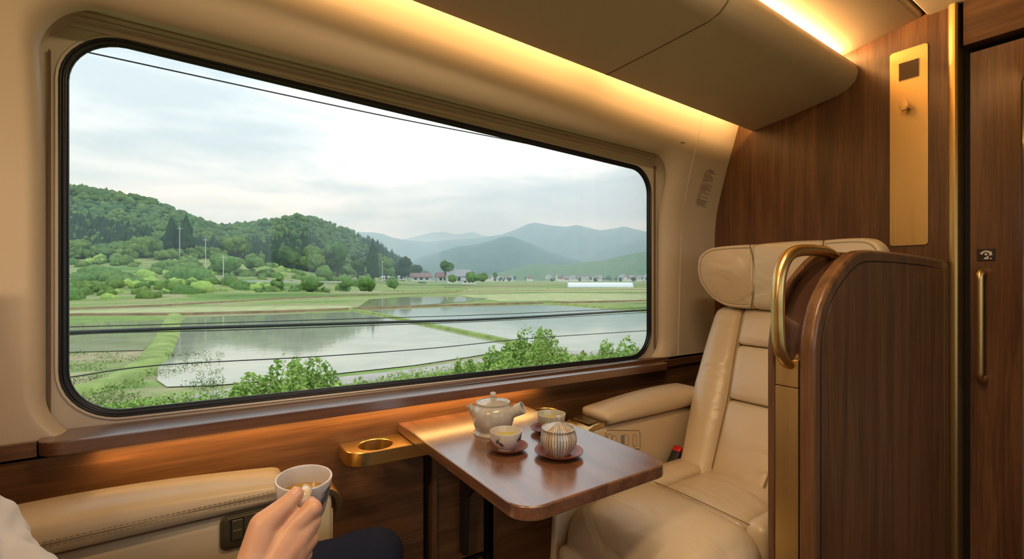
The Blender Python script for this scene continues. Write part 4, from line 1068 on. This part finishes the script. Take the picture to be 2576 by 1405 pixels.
# --- trees
rng = np.random.default_rng(5)
def blob_base(sub):
    bm = bmesh.new(); bmesh.ops.create_icosphere(bm, subdivisions=sub, radius=1)
    v = np.array([list(q.co) for q in bm.verts]); bm.verts.index_update(); f = np.array([[q.index for q in fa.verts] for fa in bm.faces]); bm.free(); return v, f
B1 = blob_base(1); B2 = blob_base(2); B3 = blob_base(3)
def crown_arrays(c, r, h, kind, base=B2, lumps=5):
    """vertices and faces of one crown: overlapping lumpy balls or a cone"""
    vs, fs, k = [], [], 0
    if kind == 'cone':
        v, f = base
        z = (v[:, 2] + 1) / 2; w_ = (1 - z * .86)[:, None]
        q = np.concatenate([v[:, :2] * r * w_ * 1.15, (z * h)[:, None]], 1)
        q[:, :2] *= (1 + .22 * rng.standard_normal((len(q), 1))); q[:, 2] += .04 * h * rng.standard_normal(len(q))
        return q + np.array(c), f
    for i in range(lumps):
        v, f = base
        a = rng.uniform(0, 2 * PI); rr_ = r * rng.uniform(.10, .62); cz_ = h * rng.uniform(.30, .78); s_ = r * rng.uniform(.42, .68)
        q = v * np.array([s_, s_, s_ * rng.uniform(.75, 1.05)]) * (1 + .13 * rng.standard_normal((len(v), 1)))
        q = q + np.array([rr_ * math.cos(a), rr_ * math.sin(a), cz_]); vs.append(q + np.array(c)); fs.append(f + k); k += len(v)
    return np.concatenate(vs), np.concatenate(fs)
def from_arrays(name, V, Fc, mat, parent=None, org=(0, 0, 0)):
    me = bpy.data.meshes.new(name); V = V - np.array(org)
    me.vertices.add(len(V)); me.vertices.foreach_set('co', V.astype(np.float32).ravel())
    me.loops.add(Fc.size); me.loops.foreach_set('vertex_index', Fc.astype(np.int32).ravel())
    me.polygons.add(len(Fc)); me.polygons.foreach_set('loop_start', np.arange(0, Fc.size, 3, dtype=np.int32))
    me.update(calc_edges=True); me.validate()
    me.polygons.foreach_set('use_smooth', [True] * len(Fc))
    me.materials.append(mat); o = bpy.data.objects.new(name, me); C.objects.link(o)
    if parent: o.parent = parent
    return o
# forest as a mass on the hill
VV, FF, k = {'forest': [], 'cedar': [], 'broad': []}, {'forest': [], 'cedar': [], 'broad': []}, {'forest': 0, 'cedar': 0, 'broad': 0}
rs = random.Random(3)
for i in range(3400):
    px = rs.uniform(60, 1080); d0 = gd(px); d1 = d0 * 1.86; d2 = d0 * (2.95 if px < 950 else 2.35)
    d = d1 + (d2 - d1) * rs.random() ** .9
    zt = ground(px, d)
    if ground(px, d1) <= G + .01 and px > 1060: continue
    p = atd(px, 700, d); dens = noise.noise(Vector((p.x * .012, p.y * .012, 5)))
    edge = (d - d1) / (d2 - d1)
    cone = dens > .12 and rs.random() < .75 or (px > 900 and rs.random() < .55)
    sc = (d / 300) ** .5
    key = 'cedar' if cone else ('broad' if rs.random() < .22 or (edge < .12 and rs.random() < .5) else 'forest')
    r = rs.uniform(2.4, 4.2) * sc * (.62 if cone else 1); h = rs.uniform(5.5, 8.0) * sc * (1.25 if cone else .92)
    if edge > .9: h *= .85
    v, f = crown_arrays((p.x, p.y, zt - .8), r, h, 'cone' if cone else 'ball', B1 if d > 330 else B2 if cone else B1, 4)
    VV[key].append(v); FF[key].append(f + k[key]); k[key] += len(v)
fm = {}
for key, lb in (('forest', 'dense green broadleaf forest covering the hill'), ('cedar', 'dark conifer stands in the hill forest'), ('broad', 'light yellow-green tree canopy scattered through the hill forest')):
    o = from_arrays('forest', np.concatenate(VV[key]), np.concatenate(FF[key]), M[key if key != 'forest' else 'forest']); tag(o, lb, 'forest', kind='stuff')
# single trees and bushes
def tree(px, yb, d, wpx, hpx, kind, matk, label, cat='tree', name=None, base=B3, lumps=9, zoff=0, trunk=True, group=None):
    z = EYE + (700 - yb) / F * d; p = atd(px, 700, d); w_ = wpx / F * d / 2; h = hpx / F * d
    root = empty(name or ('conifer_tree' if kind == 'cone' else 'leafy_tree'), (p.x, p.y, z), label, cat, group)
    v, f = crown_arrays((0, 0, -.02 * h if kind != 'cone' else .05 * h), w_, h, kind, base, lumps)
    from_arrays('crown' if cat == 'tree' else 'foliage', v, f, M[matk], root)
    if trunk: lathe('trunk', [(.05 * w_ + .02 * h, -.3), (.04 * w_ + .01 * h, h * .3), (.02 * w_, h * .6)], (p.x, p.y, z), M['trunk'], root, 10)
    return root
T = [(1120, 690, 330, 36, 36, 'ball', 'forest', 'round dark tree standing beside the farmhouses'),
     (202, 655, 190, 64, 52, 'ball', 'broad', 'rounded light green tree at the left edge of the window'),
     (345, 640, 200, 60, 42, 'ball', 'broad', 'low rounded tree below the hill, second from the left edge'),
     (432, 640, 215, 44, 92, 'cone', 'cedar', 'dark upright conifer on the left slope, shorter of the pair'), (468, 642, 212, 42, 100, 'cone', 'cedar', 'tallest dark conifer on the left slope'),
     (590, 636, 225, 62, 44, 'ball', 'broad', 'pale rounded tree at the foot of the middle hill'),
     (780, 684, 255, 62, 74, 'ball', 'broad', 'light yellow-green tree before the dark wood'), (725, 676, 250, 56, 60, 'ball', 'forest', 'green tree left of the yellow-green tree'),
     (850, 694, 270, 70, 78, 'ball', 'forest', 'broad dark tree at the wood edge, centre left'), (900, 700, 280, 40, 70, 'ball', 'forest', 'mid green tree beside the tall conifer'),
     (938, 704, 280, 34, 102, 'cone', 'cedar', 'tall dark conifer at the end of the wood'), (972, 702, 300, 40, 66, 'ball', 'scrub', 'tree behind the small white hut'),
     (1010, 700, 330, 44, 56, 'ball', 'cedar', 'dark tree at the tip of the wooded hill'), (1045, 702, 360, 36, 38, 'ball', 'cedar', 'low dark tree just left of the round tree')]
for a in T: tree(*a)
Bs = [(697, 729, 150, 32, 38, 'small dark bush by the white road'), (928, 738, 135, 46, 44, 'upright dark shrub before the farm fields'), (990, 722, 190, 34, 26, 'shrub beside the small white hut'),
      (430, 690, 170, 60, 30, 'low shrub on the left terraces'), (560, 680, 175, 70, 34, 'shrub on the terraces by the utility pole'), (640, 672, 190, 50, 26, 'small shrub above the terraces'), (300, 668, 180, 50, 26, 'low shrub under the left tree'),
      (230, 700, 150, 90, 18, 'flat scrub near the left window edge'), (480, 712, 150, 110, 20, 'wide flat scrub on the left terraces'), (780, 722, 150, 60, 18, 'flat scrub right of the dark bush'), (1140, 714, 260, 30, 24, 'garden shrub before the farmhouse'),
      (1190, 712, 280, 40, 26, 'garden shrub right of the white farmhouse'), (1215, 708, 300, 28, 22, 'last garden shrub of the farm'), (870, 716, 170, 50, 22, 'scrub clump before the wood edge'), (1245, 700, 420, 14, 18, 'small lone tree between farm and town'), (820, 700, 210, 54, 24, 'scrub clump under the broad dark tree')]
for (px, yb, d, w_, h, lb) in Bs: tree(px, yb, d, w_, h, 'ball', 'scrub', lb, 'bush', 'bush', B2, 8, trunk=False)
def leafquads(name, cen, size, mat, parent):
    n_ = len(cen); u = rng.standard_normal((n_, 3)); u /= np.linalg.norm(u, axis=1)[:, None]
    w = rng.standard_normal((n_, 3)); w -= u * (u * w).sum(1)[:, None]; w /= np.linalg.norm(w, axis=1)[:, None]
    sz = (size * rng.uniform(.6, 1.5, n_))[:, None]
    V = np.stack([cen - u * sz, cen + w * sz * .45, cen + u * sz, cen - w * sz * .45], 1).reshape(-1, 3)
    b = np.arange(n_)[:, None] * 4; Fc = np.concatenate([b + np.array([[0, 1, 2]]), b + np.array([[0, 2, 3]])], 1).reshape(-1, 3)
    return from_arrays(name, V, Fc, mat, parent)
# near verge bushes beside the track
Nb = [(1345, 905, 17, 240, 88, 'tall leafy bush beside the track, in front of the right paddy'), (1290, 935, 14, 420, 70, 'long low bush in front of the track, right of centre'), (1170, 938, 14.5, 110, 42, 'small round bush left of the long low bush'),
      (1560, 905, 15, 200, 58, 'low bush by the right end of the window'), (1430, 915, 14, 150, 44, 'low bush between the tall bush and the right end'), (735, 1010, 12, 330, 120, 'wide bright bush at the bottom of the window'),
      (610, 1025, 12, 170, 60, 'low bush left of the wide bright bush'), (870, 1000, 12, 200, 52, 'low bush right of the wide bright bush'), (1030, 985, 12, 200, 42, 'spreading low bush at bottom centre of the window')]
for (px, yb, d, w_, h, lb) in Nb:
    z = G; p = atd(px, 700, d); top = EYE + (700 - (yb - h)) / F * d; wr_ = w_ / F * d / 2; hh = top - z
    root = empty('bush', (p.x, p.y, z), lb, 'bush', 'leafy bushes beside the track')
    n_ = int(5000 + 5500 * wr_)
    q = rng.random(n_) ** .5; a = rng.uniform(0, 2 * PI, n_); lift = rng.random(n_) ** .45
    hgt_ = .76 * hh * (1 - .75 * q ** 4) * (1 + .22 * np.sin(a * 3 + px) + .12 * np.sin(q * 9 + a * 5))
    cen = np.stack([q * wr_ * np.cos(a), q * min(wr_, 1.1) * np.sin(a), np.maximum(.02, lift * hgt_)], 1)
    core = []; kk = 0; cf = []
    for i in range(46):
        qq = rs.random() ** .5; aa = rs.uniform(0, 2 * PI); s_ = rs.uniform(.26, .42) * min(wr_, hh * .5); v, f = B3
        hz_ = hh * (1 - .8 * qq ** 2) * .66
        core.append(v * s_ * (1 + .1 * rng.standard_normal((len(v), 1))) + np.array([qq * wr_ * .85 * math.cos(aa), qq * min(wr_, 1.1) * .85 * math.sin(aa), max(s_ * .4, rs.uniform(.55, 1) * hz_ - s_)])); cf.append(f + kk); kk += len(v)
    fol = leafquads('foliage', cen, .07, M['bush'], root)
    from_arrays('inner_foliage', np.concatenate(core), np.concatenate(cf), M['bush'], root)
E_ = []
for i in range(15000):
    px = rs.uniform(150, 1680); yb = table([(150, 1060), (700, 1000), (1100, 950), (1300, 905), (1680, 893)], px) + rs.uniform(-4, 90)
    p = onZ(px, yb, G); top_ = .14 + .55 * max(0, noise.noise(Vector((p.x * .35, p.y * .3, 1))) + .25)
    for k_ in range(4): E_.append((p.x + rs.uniform(-.2, .2), p.y + rs.uniform(-.2, .2), G + .04 + rs.random() ** 1.5 * top_))
o = leafquads('undergrowth', np.array(E_), .06, M['bush'], None); tag(o, 'bright green weeds along the trackside verge', 'undergrowth', kind='stuff')
E_ = []
for i in range(2600):
    px = rs.uniform(150, 560); yb = rs.uniform(890, 1040); p = onZ(px, yb, G)
    if noise.noise(Vector((p.x * .5, p.y * .5, 4))) < 0: continue
    for k_ in range(4): E_.append((p.x + rs.uniform(-.15, .15), p.y + rs.uniform(-.15, .15), G + rs.random() * .25))
o = leafquads('undergrowth', np.array(E_), .04, M['broad'], None); tag(o, 'low weeds at the lower left of the window', 'undergrowth', kind='stuff')
def scatter(name, label, matk, items):
    vs_, fs_, kk = [], [], 0
    for (x, y, z, r, h) in items:
        v, f = crown_arrays((x, y, z - .1 * h), r, h, 'ball', B1 if r < 3 and y > 60 else B2, 4); vs_.append(v); fs_.append(f + kk); kk += len(v)
    o = from_arrays(name, np.concatenate(vs_), np.concatenate(fs_), M[matk]); tag(o, label, 'undergrowth', kind='stuff'); return o
it = {'scrub': [], 'broad': [], 'bush': []}
for i in range(420):
    px = rs.uniform(80, 1060); d0 = gd(px); d = d0 * rs.uniform(1.02, 1.9); p = atd(px, 700, d); z = ground(px, d)
    if noise.noise(Vector((p.x * .03, p.y * .09, 2))) < -.02: continue
    q = rs.random(); it['scrub' if q < .4 else 'broad' if q < .75 else 'bush'].append((p.x, p.y, z - .2, rs.uniform(1.2, 4.2), rs.uniform(.4, 1.3)))
scatter('undergrowth', 'dark scrub scattered over the left terraces', 'scrub', it['scrub'])
scatter('undergrowth', 'mid green scrub scattered over the left terraces', 'broad', it['broad'])
scatter('undergrowth', 'light green weeds scattered over the left terraces', 'bush', it['bush'])
it = []
for i in range(0):
    px = rs.uniform(150, 1680); yb = table([(150, 1060), (700, 1000), (1100, 950), (1300, 905), (1680, 893)], px) + rs.uniform(0, 70)
    p = onZ(px, yb, G); k_ = rs.uniform(.5, 1.0); it.append((p.x, p.y, G, .35 * k_ + .2, (.55 + .35 * noise.noise(Vector((p.x * .25, 0, 1)))) * k_))

it = []
for i in range(160):
    px = rs.uniform(150, 520); yb = rs.uniform(880, 1040); p = onZ(px, yb, G); it.append((p.x, p.y, G, rs.uniform(.15, .35), rs.uniform(.06, .18)))

# --- farm and town
def house(px, yb, d, wpx, hpx, wallm, roofm, label, rot=0.3, win=True):
    z = EYE + (700 - yb) / F * d; p = atd(px, 700, d); w_ = wpx / F * d / 2; h = hpx / F * d
    root = empty('farmhouse' if d < 500 else 'house', (p.x, p.y, z), label, 'house', 'houses in the valley')
    R_ = Matrix.Rotation(-rot, 3, 'Z'); dp = w_ * .7; o_ = Vector((p.x, p.y, z))
    def T_(v): return o_ + R_ @ Vector(v)
    V = [T_((x, y, zz)) for zz in (-.4, h * .55) for x, y in ((-w_ * .92, -dp * .9), (w_ * .92, -dp * .9), (w_ * .92, dp * .9), (-w_ * .92, dp * .9))] + [T_((-w_ * .92, 0, h * .93)), (T_((w_ * .92, 0, h * .93)))]
    mk('wall', V, [(0, 1, 5, 4), (1, 2, 6, 5), (2, 3, 7, 6), (3, 0, 4, 7), (4, 7, 8), (5, 9, 6)], wallm, root, smooth=False)
    e = h * .06
    V = [T_(q) for q in ((-w_, -dp * 1.1, h * .50), (w_, -dp * 1.1, h * .50), (w_, 0, h), (-w_, 0, h), (w_, dp * 1.1, h * .50), (-w_, dp * 1.1, h * .50))]
    V += [q - Vector((0, 0, e)) for q in V]
    mk('roof', V, [(0, 1, 2, 3), (3, 2, 4, 5), (6, 9, 8, 7), (9, 11, 10, 8), (0, 6, 7, 1), (5, 4, 10, 11), (0, 3, 9, 6), (3, 5, 11, 9), (1, 7, 8, 2), (2, 8, 10, 4)], roofm, root, smooth=False)
    if win:
        for k_ in (-.5, 0, .5):
            q = [T_((w_ * (k_ - .13), -dp * .9 - .05, h * .14)), T_((w_ * (k_ + .13), -dp * .9 - .05, h * .14)), T_((w_ * (k_ + .13), -dp * .9 - .05, h * .40)), T_((w_ * (k_ - .13), -dp * .9 - .05, h * .40))]
            mk('window', q + [v + R_ @ Vector((0, .06, 0)) for v in q], [(0, 1, 2, 3), (4, 7, 6, 5), (0, 4, 5, 1), (2, 6, 7, 3)], M['rubber'], root, smooth=False)
H_ = [(1152, 711, 330, 62, 34, 'whitew', 'roofg', 'largest white farmhouse with a grey roof'), (1118, 708, 345, 44, 24, 'whitew', 'roofr', 'red-roofed farmhouse left of the largest one'), (1058, 706, 340, 56, 20, 'whitew', 'roofr', 'long low red-roofed farm building'),
      (1012, 702, 350, 22, 14, 'whitew', 'whitew', 'small white hut, right of the wood'), (970, 703, 320, 22, 10, 'whitew', 'roofg', 'low pale shed at the foot of the wood'), (1178, 712, 320, 40, 14, 'whitew', 'roofg', 'low annex right of the largest farmhouse')]
for (px, yb, d, w_, h, a, b, lb) in H_: house(px, yb, d, w_, h, M[a], M[b], lb)
tn = []
for i in range(46):
    px = rs.choice([rs.uniform(1225, 1400), rs.uniform(1400, 1510), rs.uniform(1400, 1510), rs.uniform(1560, 1625)])
    d = rs.uniform(700, 1100); tn.append((px, d))
for (px, d) in tn:
    yb = 700 + 4.72 / d * F
    house(px, yb, d, rs.uniform(12, 20), rs.uniform(10, 16), M['whitew'], M[rs.choice(['roofr', 'roofg', 'roofg'])], 'tiny pale house in the distant town below the mountains', rs.uniform(-.5, .6), False)
for i in range(46):
    px = rs.uniform(1200, 1640); d = rs.uniform(650, 1150); yb = 700 + 4.72 / d * F
    tree(px, yb, d, rs.uniform(8, 18), rs.uniform(7, 15), 'ball', 'cedar', 'tiny dark tree among the houses of the distant town', base=B1, lumps=5, trunk=False, group='trees in the distant town')
# greenhouse
gz = EYE - 4.72; pA = onZ(1428, 722, gz); pB = onZ(1590, 722, gz)
dg_ = (pB - pA); ln = dg_.length; t_ = dg_.normalized(); s_ = Vector((-t_.y, t_.x, 0)); rw = 2.6 * (pA.length / 250) ** 0
hgt = 12 / F * (pA.x * SN + pA.y * CS); rings = []
for k_ in range(25):
    p = pA + dg_ * k_ / 24; bul = 1.0 + (.02 if k_ % 2 else 0)
    rings.append([p + s_ * (hgt * 1.1 * math.cos(PI * j / 12)) * bul + Vector((0, 0, hgt * math.sin(PI * j / 12) * bul - .05)) for j in range(13)])
o = loft('polytunnel', rings, M['film'], cap0=True, cap1=True); tag(o, 'long white polytunnel greenhouse in the valley fields', 'greenhouse')
# road rail, car, poles
rp = [atd(px, 700, d_) + Vector((0, 0, z_ - EYE)) for px, d_, z_ in [(x, 150, EYE + (700 - table([(100, 706), (600, 706.5), (900, 709)], x)) / F * 150) for x in range(100, 900, 40)]]
rl = loft('guard_rail', [[p + Vector((0, 0, -.22)), p + Vector((0, 0, .22)), p + Vector((0, .3, .22)), p + Vector((0, .3, -.22))] for p in rp], M['conc']); tag(rl, 'long white roadside guard rail across the terraces', 'guard rail')
for p in rp[::2]: tube('post', [p - Vector((0, 0, 2.2)), p], .10, M['conc'], rl, 6)
cz = EYE + (700 - 708) / F * 155; cpx = atd(578, 700, 156)
car = empty('car', (cpx.x, cpx.y, cz), 'small white car on the road below the terraces', 'car')
cb = [(-2.1, .25), (-2.1, .75), (-1.5, .9), (-1.0, 1.4), (.7, 1.4), (1.2, .9), (2.0, .75), (2.1, .25)]
prism('car_body', [(cpx.x + a, cz + b) for a, b in cb], 1, cpx.y - .8, cpx.y + .8, M['whitew'], car, bev=.08)
for a in (-1.3, 1.3): tube('wheel', [(cpx.x + a, cpx.y - .84, cz + .28), (cpx.x + a, cpx.y + .84, cz + .28)], .30, M['rubber'], car, 16)
prism('car_window', [(cpx.x + a, cz + b) for a, b in [(-1.2, .95), (-.9, 1.3), (.6, 1.3), (1.0, .95)]], 1, cpx.y - .82, cpx.y + .82, M['rubber'], car, bev=0)
for (px, yt, yb, d, lb) in ((562, 641, 703, 150, 'pale concrete utility pole on the terraces beside the car'), (517, 598, 672, 190, 'thin pale utility pole before the left hill'), (452, 570, 645, 205, 'thin pole among the dark conifers'), (962, 655, 703, 260, 'thin pole at the wood edge by the low shed')):
    p = atd(px, 700, d); z0 = EYE + (700 - yb) / F * d; z1 = EYE + (700 - yt) / F * d
    o = lathe('utility_pole', [(.16, -1.5), (.10, z1 - z0)], (p.x, p.y, z0), M['conc'], None, 12); tag(o, lb, 'utility pole', 'utility poles outside')
    tube('crossarm', [(p.x - 1, p.y, z1 - .8), (p.x + 1, p.y, z1 - .8)], .09, M['conc'], o, 6)
# cables beside the track
def cable(pts, Y, r, label):
    P = [onY(x, y, Y) for x, y in pts]
    a = P[0] + (P[0] - P[1]) * .6; b = P[-1] + (P[-1] - P[-2]) * .9
    o = tube('trackside_cable', smoothpath([a] + P + [b], 6), r, M['wire'], None, 8); tag(o, label, 'cable', 'cables strung beside the railway')
cable([(165, 836), (500, 824), (900, 812), (1250, 801), (1612, 780)], 5.0, .0150, 'thickest black trackside cable')
cable([(165, 822), (500, 813), (900, 801), (1250, 790), (1612, 774)], 5.6, .0045, 'thin cable just above the thickest one')
cable([(165, 842), (300, 836), (600, 829), (900, 819), (1250, 806), (1612, 786)], 4.8, .004, 'thin cable hugging the underside of the thickest one')
cable([(165, 950), (400, 918), (800, 896), (1100, 874), (1340, 850), (1612, 832)], 4.4, .0045, 'lowest thin trackside cable')
cable([(247, 137), (700, 235), (1000, 298), (1250, 346), (1489, 394), (1600, 416)], 6.0, .008, 'thin overhead wire near the top of the window')
# --- mountains
def range_(name, P, d, depth, mat, label, amp, step=6, spur=60, base=706):
    xs = [P[0][0] + step * i for i in range(int((P[-1][0] - P[0][0]) / step) + 1)]; rows = 16; vs, fs = [], []
    foot = d - depth
    for r_ in range(rows + 4):
        for px in xs:
            y = table(P, px); zr = EYE + (700 - y) / F * d
            if r_ <= rows:
                t_ = r_ / rows; dd = lerp(foot, d, t_); q = atd(px, 700, dd)
                n1 = 1 - abs(noise.noise(Vector((px / spur, t_ * 1.3, d * .01)))) * 2
                n2 = noise.noise(Vector((px / spur * 3.1, t_ * 4, 3)))
                sh = t_ ** 1.15
                z = lerp(G - 3, zr, sh) + (amp * n1 * 1.0 + amp * .4 * n2) * math.sin(PI * t_) * (zr - G) / 300
            else:
                dd = d + (r_ - rows) * depth * .15; q = atd(px, 700, dd); z = zr - (r_ - rows) * (zr - G) * .3
            vs.append(Vector((q.x, q.y, max(z, G - 3))))
    W2 = len(xs)
    for i in range(rows + 3):
        for j in range(W2 - 1): fs.append((i * W2 + j, i * W2 + j + 1, (i + 1) * W2 + j + 1, (i + 1) * W2 + j))
    o = mk(name, vs, fs, mat, autos=False); tag(o, label, 'mountain', kind='structure'); return o
range_('mountains', [(700, 600), (820, 590), (900, 583), (940, 584), (965, 588), (990, 598), (1030, 604), (1070, 608), (1130, 603), (1200, 598), (1260, 590), (1300, 576), (1325, 564), (1345, 559), (1370, 564), (1400, 568), (1425, 570), (1450, 565), (1475, 571), (1510, 579), (1545, 574), (1570, 569), (1595, 575), (1640, 586), (1750, 600), (1900, 620)], 4200, 1500, M['foresthaze'], 'long blue mountain range with the highest peak', 60)
range_('mountains_far', [(900, 605), (1000, 606), (1030, 598), (1060, 591), (1090, 584), (1120, 583), (1145, 590), (1170, 586), (1190, 583), (1215, 592), (1300, 610), (1400, 620)], 7000, 1500, M['foresthaze'], 'palest farthest mountains left of the highest peak', 60)
range_('hills', [(1000, 680), (1060, 645), (1110, 632), (1150, 620), (1190, 616), (1230, 606), (1262, 596), (1285, 594), (1310, 602), (1345, 616), (1380, 632), (1430, 648), (1480, 660), (1560, 668), (1640, 672)], 2300, 900, M['foresthaze'], 'darker blue green foothill with a pointed top', 40)
range_('hills_right', [(1380, 680), (1430, 660), (1480, 642), (1520, 628), (1560, 616), (1600, 606), (1660, 596), (1760, 590)], 3000, 900, M['foresthaze'], 'blue spur rising at the right side of the window', 40)
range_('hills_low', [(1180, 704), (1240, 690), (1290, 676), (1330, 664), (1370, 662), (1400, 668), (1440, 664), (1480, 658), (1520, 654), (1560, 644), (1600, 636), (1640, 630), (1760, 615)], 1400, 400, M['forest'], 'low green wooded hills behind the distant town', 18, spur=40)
# --- haze in the valley
hz = empty('x', (0, 0, 0), None, None); bpy.data.objects.remove(hz)
m, t, o = nt('valley_haze')
vsn = N(t, 'ShaderNodeVolumeScatter', Density=.00046, Anisotropy=0.0); vsn.inputs[0].default_value = (.58, .82, 1.0, 1)
t.links.new(vsn.outputs[0], o.inputs['Volume'])
P8 = [Vector((x, y, z)) for z in (G - 20, 520) for x, y in ((-4000, 120), (9000, 120), (9000, 7200), (-4000, 7200))]
hz = mk('haze', P8, [(0, 1, 2, 3), (4, 5, 6, 7), (0, 1, 5, 4), (1, 2, 6, 5), (2, 3, 7, 6), (3, 0, 4, 7)], m, smooth=False); tag(hz, 'thin blue air haze lying over the whole valley', 'haze', kind='stuff')
try: m.cycles.homogeneous_volume = True
except Exception: pass

# ================================================================ SKY
wd = bpy.data.worlds.new('overcast_sky'); bpy.context.scene.world = wd; wd.use_nodes = True
t = wd.node_tree; t.nodes.clear()
ow = t.nodes.new('ShaderNodeOutputWorld'); bg = N(t, 'ShaderNodeBackground', Strength=.98)
tc = N(t, 'ShaderNodeTexCoord'); sx = N(t, 'ShaderNodeSeparateXYZ'); t.links.new(tc.outputs['Generated'], sx.inputs[0])
q = N(t, 'ShaderNodeMapping'); q.inputs['Scale'].default_value = (2.0, 2.0, 9.0); t.links.new(tc.outputs['Generated'], q.inputs['Vector'])
n1 = N(t, 'ShaderNodeTexNoise', Scale=1.3, Detail=5.0, Roughness=.52, Distortion=.25); t.links.new(q.outputs[0], n1.inputs['Vector'])
r = ramp(t, [(.38, (.42, .50, .58)), (.46, (.55, .62, .69)), (.52, (.68, .73, .79)), (.58, (.84, .87, .91))]); t.links.new(n1.outputs[0], r.inputs[0])
# brighter higher up, as in any overcast sky
mr = N(t, 'ShaderNodeMapRange'); mr.inputs[1].default_value = -.02; mr.inputs[2].default_value = .40; mr.inputs[3].default_value = .88; mr.inputs[4].default_value = 1.02
t.links.new(sx.outputs[2], mr.inputs[0])
vm = N(t, 'ShaderNodeVectorMath', operation='SCALE'); t.links.new(r.outputs[0], vm.inputs[0]); t.links.new(mr.outputs[0], vm.inputs['Scale'])
t.links.new(vm.outputs[0], bg.inputs[0]); t.links.new(bg.outputs[0], ow.inputs[0])

# ================================================================ LIGHTS
WARM = (1.0, .57, .22); WARM2 = (1.0, .72, .42)
def sh(x): return .045 * (2.4 - max(x, -.2))
# LED line behind the locker lip, shining on the wall
for (a, b) in ((-1.5, -.2), (-.2, 1.32), (1.39, 2.37)):
    c_ = (a + b) / 2
    o = area('cove_light', (c_, 1.312, 2.040 + sh(c_)), (c_, 1.60, 2.02 + sh(c_)), b - a, .03, 1.25 * (b - a), WARM, tilt=-.045 if b > -.1 else 0)
# LED line above the lockers, shining on the ceiling
for (a, b) in ((-1.5, -.2), (-.2, 2.36)):
    c_ = (a + b) / 2
    area('cove_light', (c_, 1.01, 2.188 + sh(c_)), (c_, .70, 2.225 + sh(c_)), b - a, .022, 4.6 * (b - a), WARM, tilt=-.045 if b > -.1 else 0)
# LED line under the sill
area('sill_light', (.83, 1.572, .795 - .0125 * 1.13 - .002), (.83, 1.592, .60), 2.10, .012, 1.45, (1.0, .55, .18), tilt=-.0125)
area('added_fill_lamp', (-1.32, 0, zc - .012), (-1.32, 0, 0), .6, .18, 15, WARM2)  # added warm fill for the whole interior, source out of view
area('added_fill_lamp', (.95, .45, 2.248 + sh(.95) - .004), (.95, .45, 0), 1.3, .08, 11, WARM2, tilt=-.045)  # added fill from above for seats and partition, kept out of view
# daylight portals in the windows
def portal(loc, tgt, sx_, sy_):
    o = area('window_portal', loc, tgt, sx_, sy_, 1, (1, 1, 1)); o.data.cycles.is_portal = True
portal((.83, 1.72, 1.33), (.83, 0, 1.33), 2.25, 1.05)
portal((.65, -1.47, 1.33), (.65, 0, 1.33), 3.1, 1.0)

# ================================================================ CAMERA
cam = bpy.data.cameras.new('camera'); co = bpy.data.objects.new('camera', cam); C.objects.link(co)
cam.sensor_width = 36; cam.lens = F / 2576 * 36; cam.clip_start = .02; cam.clip_end = 20000
cam.shift_y = -(702.5 - HY) / 2576
co.location = (0, 0, EYE); co.rotation_euler = (PI / 2, 0, -YAW)
sc = bpy.context.scene; sc.camera = co
sc.view_settings.view_transform = 'Standard'; sc.view_settings.look = 'None'; sc.view_settings.gamma = 1; sc.view_settings.use_curve_mapping = False
sc.view_settings.exposure = 1.10
sc.cycles.max_bounces = 8; sc.cycles.diffuse_bounces = 4; sc.cycles.glossy_bounces = 4; sc.cycles.volume_bounces = 1; sc.cycles.transparent_max_bounces = 12
sc.cycles.use_denoising = True; sc.cycles.caustics_reflective = False; sc.cycles.caustics_refractive = False
